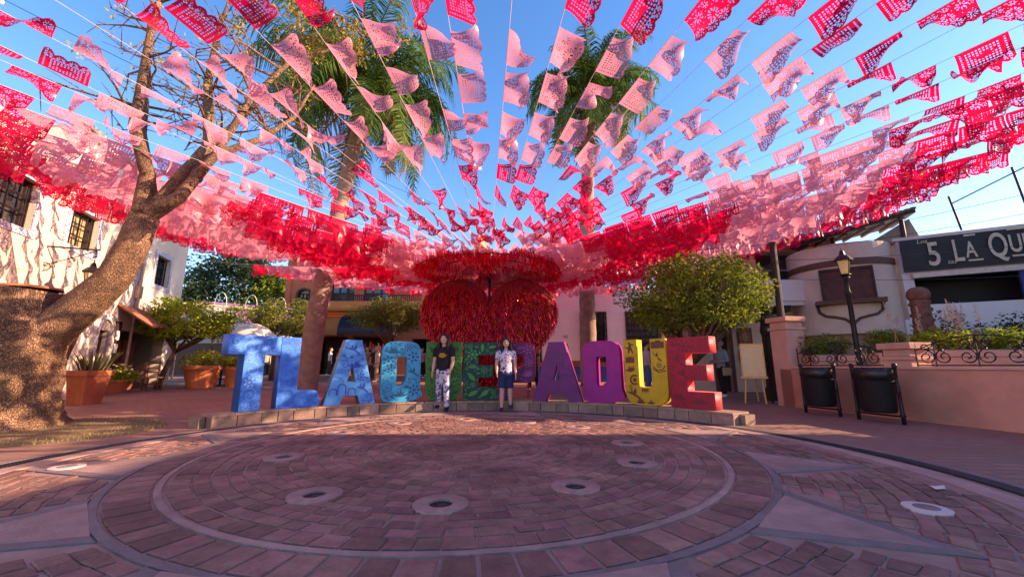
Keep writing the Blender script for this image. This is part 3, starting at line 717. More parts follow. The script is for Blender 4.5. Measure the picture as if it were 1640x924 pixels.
# arched door
mb = MB(); pts = [(-5.08, -.1)] + [(-4.77 - .31*math.cos(math.pi*k/12), 2.08 + .31*math.sin(math.pi*k/12)) for k in range(13)] + [(-4.46, -.1)]
mb.prism(pts[::-1], .16, .22); dd = obj('door', mb, M_dark, LB)
mb = MB(); mb.box(-4.83, -4.77, .12, .155, .7, 1.7); mb.box(-4.9, -4.7, .11, .15, 1.3, 1.36); obj('door_ornament', mb, mat('brass', (.5, .32, .08), .35, metal=.6), dd)
o_, i_ = [(-4.77 - .50*math.cos(math.pi*k/14), 2.05 + .50*math.sin(math.pi*k/14)) for k in range(15)], [(-4.77 - .33*math.cos(math.pi*k/14), 2.05 + .33*math.sin(math.pi*k/14)) for k in range(15)]
me = curve_mesh([[(-5.27, 0)] + o_ + [(-4.27, 0), (-4.44, 0)] + i_[::-1] + [(-5.10, 0)]], .09, .004); me.transform(Matrix.Translation((0, -.07, 0))); me.materials.clear(); obj('door_surround', me, mat('pale_surround', (.55, .50, .47), .8, .15, 8), LB)
mb = MB(); mb.box(-4.25, -3.86, -.03, .02, 0, 2.4); tp = obj('timber_panel', mb, M_dark, LB)
for z in (1.35, 1.78):
    q = MB(); q.box(-4.15, -3.95, -.045, -.032, z, z+.3); obj('menu_sheet', q, mat('sheet_white', (.6, .58, .6), .7, .1, 30), tp)
# sloping tiled awning over the restaurant opening
aw = obj('awning_board', (lambda q: (q.add([(-4.25, -.02, 2.92), (-.5, -.02, 2.92), (-.5, -1.0, 2.25), (-4.25, -1.0, 2.25), (-4.25, -.02, 2.86), (-.5, -.02, 2.86), (-.5, -1.0, 2.19), (-4.25, -1.0, 2.19)], [(3,2,1,0), (4,5,6,7), (2,3,7,6), (0,3,7,4), (1,2,6,5)]), q)[1])(MB()), M_brown, LB)
for k in range(22):
    x = -4.2 + 3.65*k/21; q = MB(); q.tube([(x, .0, 2.95), (x, -1.03, 2.245)], .085, 8, True, None, .5); obj('roof_tile', q, M_redtile, aw)
mb = MB(); mb.box(-3.84, -.62, .36, .42, 0, 1.05); mb.box(-3.84, -3.0, .5, .56, 0, 2.1); obj('counter', mb, M_brown, LB)
mb = MB()
for k in range(5): mb.box(-3.0 + .5*k, -2.62 + .5*k, .9, .95, .9 + .1*(k % 2), 1.9); 
obj('wall_panels', mb, M_redtile, LB)
mb = MB(); mb.tube([(-3.3, -.06, .3), (-3.3, -.06, 4.6)], .045, 8); mb.box(-3.42, -3.18, -.14, -.01, 3.3, 3.75); obj('downpipe', mb, mat('pipe_tan', (.5, .35, .22), .6), LB)
# wall lantern of the left house
def lantern(parent, c, s=1., glass=(.75, .62, .38)):
    x, y, z = c; gl = mat('lantern_glass', glass, .25, .1, 10, trans=.5)
    mb = MB(); mb.rings([(x, y, z, .10*s, .10*s), (x, y, z+.34*s, .165*s, .165*s)], 4); obj('lantern_glass', mb, gl, parent)
    mb = MB(); mb.rings([(x, y, z+.345*s, .2*s, .2*s), (x, y, z+.375*s, .205*s, .205*s), (x, y, z+.47*s, .12*s, .12*s), (x, y, z+.5*s, .07*s, .07*s), (x, y, z+.6*s, .045*s, .045*s), (x, y, z+.63*s, .015*s, .015*s), (x, y, z+.7*s, .006*s, .006*s)], 8)
    mb.rings([(x, y, z-.06*s, .04*s, .04*s), (x, y, z-.02*s, .12*s, .12*s), (x, y, z-.002*s, .12*s, .12*s)], 8)
    for k in range(4):
        a = k*math.pi/2; mb.tube([(x+.103*s*math.cos(a), y+.103*s*math.sin(a), z), (x+.168*s*math.cos(a), y+.168*s*math.sin(a), z+.345*s)], .011*s, 4)
    obj('lantern_frame', mb, M_iron, parent)
t = thing('wall_lantern', 'black lantern hanging from an iron bracket on the white house', 'lantern', (-14.6 + .343*7.8, 17.2 - .939*7.8, 0), R(110))
mb = MB(); mb.tube([(0, .0, 3.95), (0, -1.05, 3.95)], .022, 6); mb.tube([(0, 0, 3.45), (0, -.5, 3.68), (0, -1.0, 3.93)], .012, 6)
mb.tube([(0, -.02 - .1*math.sin(a*.5)*1.2, 3.42 - .1*math.cos(a*.5)) for a in range(12)], .014, 5); obj('bracket', mb, M_iron, t)
mb = MB(); mb.tube([(0, -.98, 3.95), (0, -.98, 3.62)], .008, 5); obj('chain', mb, M_iron, t)
lantern(t, (0, -.98, 2.98), 1.0)

# terracotta shop building across the plaza
M_terra = mat('terracotta_plaster', (.50, .14, .062), .85, .12, 2, .25, 30, stain=.2)
M_terra2 = mat('orange_plaster', (.58, .20, .06), .85, .1, 2, .2, 30, stain=.15)
zf = zg(26.2)
TB = thing('terracotta_shop', 'terracotta two-storey shop with arched window and black awning', 'building', (-15.1, 26.2, zf))
ops = [(.85, 1.65, 4.35, 5.55), (2.3, 4.4, -.5, 2.45), (4.7, 7.4, -.5, 2.45), (.5, 1.9, -.5, 2.3), (8.6, 10.5, -.5, 2.3), (3.0, 4.6, 4.75, 5.9), (5.2, 6.9, 4.75, 5.9)]
obj('wall', facade(0, 14.5, -.6, 7.6, .35, ops), M_terra, TB); obj('rear_walls', shell(0, 14.5, -.6, 7.6, .355, 8), M_terra, TB)
mb = MB(); mb.box(-.05, 14.55, -.12, .0-.003, 3.85, 4.0); mb.box(-.05, 14.55, -.2, .1, 7.603, 7.8); obj('cornice', mb, M_terra2, TB)
mb = MB(); mb.box(0.02, .35, -.08, -.003, 4.01, 7.6); mb.box(2.1, 2.3, -.08, -.003, -.5, 3.84); obj('pilaster', mb, M_terra, TB)
def arch_window(p, x0, x1, z0, z1, y):
    r = (x1-x0)/2; pts = [(x0, z0)] + [((x0+x1)/2 - r*math.cos(math.pi*k/10), z1-r + r*math.sin(math.pi*k/10)) for k in range(11)] + [(x1, z0)]
    q = MB(); q.prism(pts[::-1], y, y+.03); wn = obj('window', q, M_glass_y, p)
    obj('window_bars', bars(x0+.03, x1-.03, z0+.03, z1-.25, 3, 3, y-.05, .03), M_iron, wn)
    me = curve_mesh([[(x0-.12, z0)] + [((x0+x1)/2 - (r+.12)*math.cos(math.pi*k/12), z1-r + (r+.12)*math.sin(math.pi*k/12)) for k in range(13)] + [(x1+.12, z0), (x1, z0)] + [((x0+x1)/2 + r*math.cos(math.pi*k/12), z1-r + r*math.sin(math.pi*k/12)) for k in range(13)] + [(x0, z0)]], .2, .01)
    me.transform(Matrix.Translation((0, -.1, 0))); me.materials.clear(); obj('window_surround', me, M_dark, wn)
    q = MB(); q.box(x0-.25, x1+.25, -.2, -.004, z0-.14, z0-.004); obj('sill', q, M_dark, wn)
arch_window(TB, .87, 1.63, 4.36, 5.54, .2)
for a, b in ((3.0, 4.6), (5.2, 6.9)):
    q = MB(); q.add([(a, .25, 4.75), (b, .25, 4.75), (b, .25, 5.9), (a, .25, 5.9)], [(0, 1, 2, 3)]); wn = obj('window', q, M_glass, TB); obj('window_bars', bars(a, b, 4.76, 5.89, 3, 2, .2, .03), M_dark, wn)
mb = MB(); mb.box(1.9, 9.8, -1.0, -.21, 4.02, 4.12); mb.box(1.9, 9.8, -1.05, -.9, 4.123, 4.62); bal = obj('balcony', mb, M_terra2, TB)
for x0 in (2.0, 4.6, 7.2):
    q = MB()
    for k in range(18): q.box(x0+.12*k, x0+.12*k+.05, -1.0, -.95, 4.623, 4.98)
    q.box(x0-.03, x0+2.15, -1.02, -.92, 4.983, 5.04); obj('balustrade', q, M_iron, bal)
def barrel(p, x0, x1, z1, z0, out, m, nm):
    q = MB(); n = 10
    for k in range(n+1):
        a = math.pi/2*k/n
        for x in (x0, x1): q.v.append((x, -.05 - out*math.sin(a), z0 + (z1-z0)*math.cos(a)))
    q.f = [(2*k, 2*k+1, 2*k+3, 2*k+2) for k in range(n)]
    for s in (0, 1): q.v.append(((x0, x1)[s], -.05, z0)); q.f.append(tuple([len(q.v)-1] + [2*k+s for k in range(n+1)]))
    return obj(nm, q, m, p, False)
M_awn = mat('black_canvas', (.012, .014, .026), .75, .2, 4)
barrel(TB, 2.45, 4.05, 3.8, 2.5, .7, M_terra2, 'lit_wall_panel'); ba = barrel(TB, 4.1, 7.6, 3.8, 2.5, 1.0, M_awn, 'black_awning')  # orange panel stands for the lit wall between, its light put into the colour
me = text_mesh('Mi', .62, .01, 1., .25); o = obj('lettering', me, mat('white_letter', (.75, .75, .78), .6), ba); o.location = (5.1, -.98, 2.86); o.rotation_euler = (R(-32), 0, 0)
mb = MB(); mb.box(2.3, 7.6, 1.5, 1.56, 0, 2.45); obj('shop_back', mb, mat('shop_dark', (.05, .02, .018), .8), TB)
for k in range(16):
    x = 4.75 + .165*k; q = MB(); z = 1.1 + rnd.uniform(0, .5); q.rings([(x, -.02, z, .06, .04), (x, -.02, z+.12, .09, .05), (x, -.02, z+.5, .07, .05), (x, -.02, z+.6, .02, .02)], 8); obj('hanging_goods', q, mat('goods_%d' % (k % 4), ((.4, .02, .03), (.3, .05, .03), (.12, .04, .03), (.35, .12, .05))[k % 4], .6), TB)
mb = MB(); mb.box(4.72, 7.38, -.04, .0, 2.3, 2.36); obj('goods_rail', mb, M_iron, TB)
# low white garden wall and roof left of the shop
mb = MB(); mb.box(-24, -15.4, 27.0, 27.3, 0, 4.55); o = obj('wall', mb, M_white); GW = thing('side_building', 'low white building with dark roof edge beside the terracotta shop', 'building', (0, 0, 0)); o.parent = GW
mb = MB(); mb.add([(-24, 26.4, 3.9), (-15.4, 26.4, 3.9), (-15.4, 28, 5.2), (-24, 28, 5.2), (-24, 26.4, 3.75), (-15.4, 26.4, 3.75), (-15.4, 28, 5.05), (-24, 28, 5.05)], [(0,1,2,3), (7,6,5,4), (0,4,5,1), (1,5,6,2), (3,2,6,7), (0,3,7,4)]); obj('roof', mb, M_brown, GW)
mb = MB(); mb.box(-24, -15.4, 26.8, 26.997, 0, 2.4); obj('dado', mb, M_brown, GW)

# white house behind the palm, with barred windows
M_lav = mat('pale_plaster', (.76, .71, .74), .85, .05, 2, .2, 30, stain=.1)
zf = zg(19)
WB = thing('barred_house', 'long white wall with tall barred windows and blue dado behind the letters', 'building', (-.2, 19.3, zf))
wn_ = [(3.5, 4.75, .95, 3.3), (5.7, 7.35, .95, 3.3), (.6, 1.6, .95, 3.3)]
obj('wall', facade(-3.0, 9.4, -.5, 4.4, .3, wn_), M_lav, WB); obj('rear_walls', shell(-3.0, 9.4, -.5, 4.4, .305, 6), M_lav, WB)
for a, b, c, d in wn_:
    q = MB(); q.add([(a, .22, c), (b, .22, c), (b, .22, d), (a, .22, d)], [(0, 1, 2, 3)]); wn = obj('window', q, M_glass, WB)
    obj('window_bars', bars(a, b, c, d, max(3, round((b-a)/.26)), 8, -.04, .022), M_iron, wn)
mb = MB(); mb.box(-3.0, 9.4, -.03, -.002, -.4, .72); obj('dado', mb, mat('blue_dado', (.03, .07, .30), .7, .2, 4, stain=.2), WB)
mb = MB(); mb.box(-3.0, 9.4, -.035, -.002, .723, .98); obj('dado_band', mb, mat('rust_band', (.25, .10, .05), .8), WB)
me = text_mesh('185', .2); o = obj('house_number', me, M_dark, WB); o.location = (2.6, -.006, 2.05)
mb = MB(); mb.box(-3.05, 9.45, -.1, .1, 4.403, 4.5); obj('cornice', mb, M_lav, WB)
# church spire far behind
CH = thing('church_spire', 'distant yellow brick church spire above the heart', 'church', (-4.75, 60, 0))
mb = MB(); mb.box(-3.0, 3.0, -3.0, 3.0, 0, 14.5); obj('tower', mb, mat('spire_stone', (.45, .30, .12), .85, .2, 1, stain=.2), CH)
mb = MB(); mb.rings([(0, 0, 14.503, 4.0, 4.0), (0, 0, 20.9, .05, .05)], 4); obj('spire', mb, mat('spire_tile', (.62, .42, .12), .8, .2, 3), CH)

# gallery with balcony on the right
M_peach = mat('peach_plaster', (.80, .57, .40), .85, .09, 2, .3, 30, stain=.2)
M_bal = mat('balcony_white', (.72, .66, .66), .85, .06, 2, .2, 30, stain=.12)
GA = thing('gallery_house', 'peach gallery house with white balcony and dark upper window', 'building', (6.6, 14.1, .06), R(-3))
ops = [(.55, 1.0, -.5, 2.3), (2.75, 3.75, -.5, 2.35), (2.2, 3.75, 3.62, 4.9)]
obj('wall', facade(-.6, 4.6, -.5, 5.1, .3, ops), M_peach, GA); obj('rear_walls', shell(-.6, 5.6, -.5, 5.1, .305, 2.3), M_peach, GA)
q = MB(); q.box(.57, .98, .2, .26, 0, 2.28); o = obj('door', q, M_dark, GA)
q = MB(); q.box(.4, .55, -.02, .05, 0, 2.4); q.box(1.0, 1.1, -.02, .05, 0, 2.4); obj('door_frame', q, M_brown, GA)
obj('door_frame', ring(2.75, 3.75, -.3, 2.35, .22, -.04, .03), mat('brown_stone', (.18, .11, .085), .8, .2, 8), GA)
q = MB(); q.box(2.7, 3.8, .8, .86, 0, 2.4); obj('room_shade_sheet', q, M_well, GA)  # near-black sheet painted in for the shade inside the doorway
q = MB(); q.add([(2.2, .2, 3.62), (3.75, .2, 3.62), (3.75, .2, 4.9), (2.2, .2, 4.9)], [(0, 1, 2, 3)]); wn = obj('window', q, M_glass, GA)
obj('window_bars', bars(2.24, 3.72, 3.66, 4.86, 2, 2, .16, .035), mat('grey_frame', (.22, .22, .25), .5), wn)
mb = MB(); mb.box(.0, 4.35, -.75, -.1, 2.86, 3.0); mb.box(.0, 4.35, -.8, -.68, 3.003, 3.72); mb.box(0, .1, -.68, -.1, 3.003, 3.72); obj('balcony', mb, M_bal, GA)
for x in (.7, 2.5, 3.75):
    q = MB(); q.box(x, x+.28, -.7, -.003, 2.66, 2.857); obj('balcony_beam', q, M_dark, GA)
mb = MB(); mb.box(-.7, 4.7, -.5, .1, 5.103, 5.22); obj('eaves', mb, M_brown, GA)
for k, (x, z, w_, h_) in enumerate(((1.25, 1.55, .46, .62), (1.25, 1.05, .44, .38))):
    t = thing('wall_picture', ('brown framed mask picture hung on the gallery wall', 'small dark picture below the mask picture on the gallery wall')[k], 'picture', (6.6 + x, 14.1 - .08 - .05*x, .06 + z), R(-3))
    q = MB(); q.box(0, w_, -.03, .0, 0, h_); obj('canvas', q, (mat('mask_paint', (.30, .12, .05), .7, .6, 9), mat('dark_paint', (.06, .05, .05), .5, .5, 9))[k], t)
    obj('frame', ring(.03, w_-.03, .03, h_-.03, .03, -.045, .01), (M_brown, M_dark)[k], t)
    q = MB(); q.ell((w_/2, -.03, h_*.5), (w_*.22, .02, h_*.28), 12, 8); q.ell((w_/2, -.04, h_*.45), (w_*.07, .02, h_*.1), 8, 6); obj('face_relief', q, mat('relief_ochre', (.42, .22, .09), .6, .3, 12), t)
# round pink bay
BY = thing('round_bay', 'pink rounded corner house with brown band and shuttered window', 'building', (11.2, 13.35, 0))
M_pk = mat('pink_plaster', (.80, .58, .46), .85, .09, 2, .3, 30, stain=.2)
def bay(r0, r1, z0, z1, a0=150, a1=300, n=24):
    m_ = MB()
    for k in range(n+1):
        a = R(a0 + (a1-a0)*k/n)
        for rr, zz in ((r0, z0), (r1, z0), (r1, z1), (r0, z1)): m_.v.append((rr*math.cos(a), rr*math.sin(a), zz))
    for k in range(n):
        for i in range(4): m_.f.append((4*k+i, 4*k+4+i, 4*k+4+(i+1) % 4, 4*k+(i+1) % 4))
    m_.f += [(0, 1, 2, 3), (4*n+3, 4*n+2, 4*n+1, 4*n)]; return m_
obj('wall', bay(1.15, 1.45, 1.9, 4.75), M_pk, BY, False); obj('ground_floor_wall', bay(1.0, 1.25, -.2, 1.897), mat('dark_plaster', (.45, .27, .17), .85, .1, 3, stain=.15), BY)  # ground floor in a darker plaster colour than the wall above
obj('floor_slab', bay(.05, 1.4, 4.6, 4.7), M_pk, BY)
obj('brown_band', bay(1.455, 1.485, 4.02, 4.22), M_brown, BY)
aw_ = R(236); M = Matrix.Rotation(aw_ + math.pi/2, 4, 'Z')
q = MB(); q.box(-.62, .62, -1.52, -1.2, 2.95, 3.85, M); sh = obj('shutter', q, mat('red_shutter', (.09, .025, .022), .6, .35, 5, .3, 14), BY)
q = MB()
for x in (-.65, -.025, .60): q.box(x, x+.05, -1.56, -1.3, 2.93, 3.85, M)
q.box(-.65, .65, -1.56, -1.3, 3.853, 3.93, M); obj('shutter_frame', q, M_dark, sh)
q = MB(); q.box(-.84, .84, -1.66, -1.2, 2.80, 2.927, M); obj('sill', q, M_brown, BY)
q = MB()
for s in (-1, 1): q.tube([tuple(M @ Vector((s*x*.88, -math.sqrt(1.45**2 - (x*.88)**2) - .03, z))) for x, z in ((.9, 2.8), (.86, 2.6), (.7, 2.47), (.45, 2.42), (.2, 2.35), (.06, 2.24), (0, 2.1))], [.045, .045, .04, .04, .04, .045, .03], 6)
obj('scroll_ornament', q, M_brown, BY)
# pergola roof of clay tiles over the bay
RF_ = thing('tiled_pergola', 'sloping clay tile roof on posts above the pink rounded house', 'roof', (0, 0, 0))
P4 = [Vector((9.6, 12.6, 4.95)), Vector((12.5, 11.7, 5.72)), Vector((14.2, 14.2, 6.1)), Vector((10.6, 15.0, 5.3))]
mb = MB(); mb.add([tuple(p) for p in P4] + [tuple(p - Vector((0, 0, .12))) for p in P4], [(0,1,2,3), (7,6,5,4), (0,4,5,1), (1,5,6,2), (2,6,7,3), (3,7,4,0)]); deck = obj('roof_deck', mb, M_dark, RF_)
for k in range(20):
    f = (k+.5)/20; a, b = P4[0].lerp(P4[1], f), P4[3].lerp(P4[2], f); q = MB(); q.tube([tuple(a + Vector((0, 0, .02)) - (b-a)*.03), tuple(b + Vector((0, 0, .02)))], .085, 8, True, None, .55); obj('roof_tile', q, mat('old_tile', (.16, .06, .04), .85, .3, 8, island=.2), deck)
for k in range(6):
    f = (k+.3)/6; a, b = P4[0].lerp(P4[1], f), P4[3].lerp(P4[2], f); q = MB(); q.tube([tuple(a - Vector((0, 0, .17))), tuple(b - Vector((0, 0, .17)))], .05, 6); obj('rafter', q, M_brown, RF_)
for p in ((10.75, 12.85, 4.62), (12.3, 12.0, 4.62), (11.6, 14.2, 4.62)):
    q = MB(); q.tube([p, (p[0], p[1], 5.0 + .27*(p[0]-9.6))], .06, 8); obj('post', q, M_dark, RF_)
q = MB(); q.add([(11.4, 12.45, 4.7), (12.75, 11.9, 4.7), (12.55, 12.0, 5.5), (11.4, 12.6, 4.7), (12.8, 12.1, 4.7), (12.6, 12.15, 5.5)], [(0, 1, 2), (5, 4, 3), (0, 3, 4, 1), (1, 4, 5, 2), (2, 5, 3, 0)]); obj('gable_wall', q, mat('grey_gable', (.25, .2, .15), .9, .2, 5), RF_)
# restaurant with the lettered banner
QA = R(-29.4)
QB = thing('banner_restaurant', 'open-front restaurant with white columns and dark lettered banner', 'building', (11.95, 11.95, 0), QA)
ops = [(.25, 2.55, 2.72, 3.6), (3.05, 5.4, 2.72, 3.6), (5.9, 8.3, 2.72, 3.6), (9, 11, 2.72, 3.6)]
obj('wall', facade(0, 13, -.3, 4.72, .3, ops), M_bal, QB); obj('rear_walls', shell(0, 13, -.3, 4.72, .305, 6), M_bal, QB)
q = MB(); q.box(.21, 12.6, 1.0, 1.05, 2.0, 4.5); obj('room_shade_sheet', q, M_well, QB)  # near-black sheet stands for the shade behind the open front
q = MB(); q.box(.2, 13, -.16, -.003, 3.52, 3.66); obj('roller_box', q, mat('cream_box', (.6, .5, .4), .6), QB)
q = MB(); q.box(2.36, 2.6, -.1, -.003, 2.75, 3.5); obj('blue_curtain', q, mat('blue_cloth', (.03, .06, .2), .8, .3, 8), QB)
q = MB(); q.box(-.1, 13.1, -.06, .36, 4.723, 4.82); obj('parapet', q, M_pk, QB)
q = MB(); nx = 60
for i in range(nx+1):
    for j in range(9):
        x = .03 + 8.5*i/nx; z = 3.72 + .98*j/8; q.v.append((x, -.12 - .02*math.sin(x*5 + z*3)*math.sin(math.pi*j/8) - .012*math.sin(x*17 - z*9), z))
q.f = [(i*9+j, (i+1)*9+j, (i+1)*9+j+1, i*9+j+1) for i in range(nx) for j in range(8)]
bn = obj('banner', q, mat('banner_cloth', (.028, .025, .024), .6, .25, 3, .3, 6), QB, True)
M_cream = mat('cream_print', (.58, .48, .34), .6, .15, 8)
for txt, x, z, sz, sx in (('5', .58, 3.86, 1.0, .62), ('L', 1.13, 3.92, .92, .5), ('A', 1.40, 4.0, .66, .5), ('Q', 1.86, 3.94, .98, .48), ('UINTA', 2.26, 4.04, .70, .52)):
    o = obj('banner_lettering', text_mesh(txt, sz, .006, sx, 0, .012), M_cream, bn); o.location = (x, -.165, z)
for x0, x1, z in ((1.42, 1.66, 4.62), (1.42, 1.72, 3.88), (2.28, 3.6, 4.66), (2.28, 3.6, 3.9)):
    q = MB(); q.box(x0, x1, -.165, -.159, z, z+.05); obj('banner_rule', q, M_cream, bn)
for txt, x, z in (('Los', .40, 4.55), ('tas', .98, 3.86)):
    o = obj('banner_lettering', text_mesh(txt, .17, .006, 1, .3), M_cream, bn); o.location = (x, -.165, z)
q = MB()
FP = [(1.55, 6.0), (2.95, 6.6), (4.5, 7.4), (6.2, 8.2)]
for x, z in FP: q.tube([(x, .2, 4.9), (x - .12, .2, z)], .03, 6)
q.tube([(FP[0][0]-.1, .2, FP[0][1]-.25), (FP[3][0]-.1, .2, FP[3][1]-.2)], .02, 6); obj('roof_rail', q, M_iron, QB)
q = MB(); q.prism([(3.1, 4.6), (9, 4.6), (9, 7.0), (4.6, 5.9)], .8, 3.0); obj('attic_wall', q, mat('weathered_wall', (.42, .27, .2), .95, .45, 3, .5, 20, stain=.45), QB)
# unseen house added out of the picture on the right to shade the foreground
SB = thing('shading_house', 'unseen plastered house added beyond the pink garden wall to shade the foreground', 'building', (13.5, -14, 0))
mb = MB(); mb.box(0, 7.6, 0, 19.45, -.2, 6.5); obj('wall', mb, M_peach, SB)
for k in range(5):
    for z in (1.0, 4.2):
        q = MB(); q.box(-.05, -.004, 1.5 + 3.5*k, 2.9 + 3.5*k, z, z+1.7); obj('window', q, M_glass, SB)
mb = MB(); mb.box(-.2, 7.8, -.2, 19.65, 6.503, 6.7); obj('cornice', mb, M_peach, SB)
# ---------------------------------------------------------------- trees
M_bark = mat('old_bark', (.29, .165, .095), .95, .45, 5, 1.0, 22, stain=.3)
M_twig = mat('branch_bark', (.14, .085, .055), .9, .3, 8, .5, 30)
M_palm = mat('palm_bark', (.27, .19, .15), .95, .3, 4, .7, 30)
def cracked(m, sc, st):
    t = m.node_tree; N = t.nodes; L = t.links; b = N['Principled BSDF']; tc = N.new('ShaderNodeTexCoord'); mp = N.new('ShaderNodeMapping'); mp.inputs['Scale'].default_value = (1, 1, .38); L.new(tc.outputs['Object'], mp.inputs[0])
    nz = N.new('ShaderNodeTexNoise'); nz.inputs['Scale'].default_value = 4; nz.inputs['Detail'].default_value = 5; L.new(mp.outputs[0], nz.inputs['Vector']); va = N.new('ShaderNodeVectorMath'); va.operation = 'MULTIPLY_ADD'; va.inputs[1].default_value = (.22, .22, .22); L.new(nz.outputs['Color'], va.inputs[0]); L.new(mp.outputs[0], va.inputs[2])
    v = N.new('ShaderNodeTexVoronoi'); v.feature = 'DISTANCE_TO_EDGE'; v.inputs['Scale'].default_value = sc; L.new(va.outputs[0], v.inputs['Vector'])
    r = N.new('ShaderNodeMapRange'); r.inputs[1].default_value = 0; r.inputs[2].default_value = .16; L.new(v.outputs['Distance'], r.inputs[0])
    bp = N.new('ShaderNodeBump'); bp.inputs['Strength'].default_value = st; bp.inputs['Distance'].default_value = .05; L.new(r.outputs[0], bp.inputs['Height'])
    L.new(b.inputs['Normal'].links[0].from_socket, bp.inputs['Normal']); L.new(bp.outputs[0], b.inputs['Normal'])
    src = b.inputs['Base Color'].links[0].from_socket; r2 = N.new('ShaderNodeMapRange'); r2.inputs[3].default_value = .62; r2.inputs[4].default_value = 1.08; L.new(r.outputs[0], r2.inputs[0]); q = N.new('ShaderNodeVectorMath'); q.operation = 'SCALE'; L.new(src, q.inputs[0]); L.new(r2.outputs[0], q.inputs['Scale']); L.new(q.outputs[0], b.inputs['Base Color'])
cracked(M_bark, 46, .8)
def leafmat(nm, c, isl=.45): return mat(nm, c, .6, .2, 3, island=isl, trans=.42, spec=.2)
def leaves(mb, clumps, n, size, q, asp=.5, droop=.3):
    tot = sum(r[0]*r[1]*r[2] for _, r in clumps) if clumps else 1
    for c, r in clumps:
        k_ = max(6, int(n*r[0]*r[1]*r[2]/tot))
        for _ in range(k_):
            while True:
                p = Vector((q.uniform(-1, 1), q.uniform(-1, 1), q.uniform(-1, 1)))
                if p.length <= 1: break
            if p.length > 1e-3: p = p.normalized()*p.length**.55
            pos = Vector(c) + Vector((p.x*r[0], p.y*r[1], p.z*r[2]))
            d = Vector((q.gauss(0, 1), q.gauss(0, 1), q.gauss(0, .6) - droop)) + p*.7
            d.normalize(); s = size*q.uniform(.65, 1.3); u = d.orthogonal().normalized(); u.rotate(Matrix.Rotation(q.uniform(0, 6.28), 3, d)); sd_ = u*s*asp*.5
            nrm = d.cross(u)*s*.12
            mb.add([tuple(pos), tuple(pos + d*s*.5 + sd_ + nrm), tuple(pos + d*s), tuple(pos + d*s*.5 - sd_ + nrm)], [(0, 1, 2, 3)])
def shell_clumps(c, r, n, cr, q, zmin=-.6):
    out = []
    while len(out) < n:
        p = Vector((q.gauss(0, 1), q.gauss(0, 1), q.gauss(0, 1))).normalized()*q.uniform(.55, 1.02)
        if p.z < zmin: continue
        k = q.uniform(.7, 1.35); out.append(((c[0]+p.x*r[0], c[1]+p.y*r[1], c[2]+p.z*r[2]), (cr*k, cr*k, cr*k*.8)))
    return out
def small_tree(name, label, base, trunk, crown_c, crown_r, n_leaf, size, m, seed, ncl=60, cr=.3, lim=9, group=None, zmin=-.6, tr=.09):
    q = random.Random(seed); t = thing(name, label, 'tree', base, 0, group); b = Vector(base)
    mb = MB(); top = Vector(trunk)
    mb.tube([(0, 0, -.05), (top.x*.3, top.y*.3, top.z*.4), tuple(top)], [tr*1.35, tr, tr*.85], 10)
    cl = shell_clumps(crown_c, crown_r, ncl, cr, q, zmin)
    for k in range(lim):
        e = Vector(q.choice(cl)[0]); m1 = top.lerp(e, .45) + Vector((q.uniform(-.1, .1), q.uniform(-.1, .1), -.05)); mb.tube([tuple(top*.92), tuple(m1), tuple(e)], [tr*.55, tr*.36, tr*.12], 7)
        for j in range(3):
            e2 = Vector(q.choice(cl)[0])
            if (e2-m1).length < max(crown_r)*1.1: mb.tube([tuple(m1), tuple(m1.lerp(e2, .5) + Vector((0, 0, .05))), tuple(e2)], [tr*.28, tr*.18, tr*.06], 5)
    obj('trunk', mb, M_twig, t, True)
    lb = MB(); leaves(lb, cl, n_leaf, size, q); c = obj('crown', lb, m, t); return t
G1 = leafmat('leaf_bright', (.26, .33, .024)); G2 = leafmat('leaf_mid', (.20, .25, .026)); G3 = leafmat('leaf_dark', (.03, .06, .022)); G4 = leafmat('leaf_yellow', (.42, .34, .05), .35); G5 = leafmat('leaf_olive', (.18, .20, .035))
small_tree('orange_tree', 'small bright green orange tree with pale trunk beside the white house', (-13.3, 15.4, .1), (.5, 0, 1.45), (1.0, 0, 2.55), (1.8, 1.3, .78), 8000, .12, G1, 3, 48, .36, 12)
small_tree('orange_tree', 'olive green small tree rising behind the white parasols', (-11.9, 20.2, .2), (0, 0, 1.9), (.3, 0, 3.1), (1.6, 1.3, .85), 6500, .13, G5, 4, 55, .36)
small_tree('orange_tree', 'large round orange tree with forked trunk behind the red letter E', (4.95, 11.5, 0), (.15, 0, 1.05), (.55, .2, 3.02), (2.1, 1.8, 1.2), 14000, .12, G2, 5, 84, .38, 24, zmin=-.75, tr=.12)
small_tree('ficus_tree', 'clipped round ficus in front of the black awning', (-6.2, 20.0, .2), (0, 0, 1.9), (0, 0, 3.15), (1.75, 1.4, .85), 11000, .10, G5, 6, 100, .36, 8, zmin=-.5)
small_tree('ficus_tree', 'small dark clipped bush tree against the terracotta wall', (-13.0, 24.6, .31), (0, 0, 1.5), (0, 0, 2.65), (.95, .8, .7), 4000, .11, G3, 8, 50, .3, 6)
for i, (x, y, z, rx, rz, lb) in enumerate(((-24, 33, 6.0, 4.2, 4.2, 'dark evergreen tree rising beyond the end of the white house'), (-18.5, 34, 5.2, 3.6, 3.4, 'lighter green tree between the white house and the terracotta shop'), (-14.5, 38, 6.3, 4.4, 4.6, 'tall dark tree behind the terracotta shop corner'), (-29, 42, 7.5, 5.5, 5.5, 'far dark tree behind the low white building'))):
    small_tree('evergreen_tree', lb, (x, y, .5), (0, 0, z*.4), (0, 0, z), (rx, rx*.8, rz), 9000, .34, (G3, G2, G3, G3)[i], 20+i, 90, .95, 8, 'trees beyond the square', zmin=-.9, tr=.25)

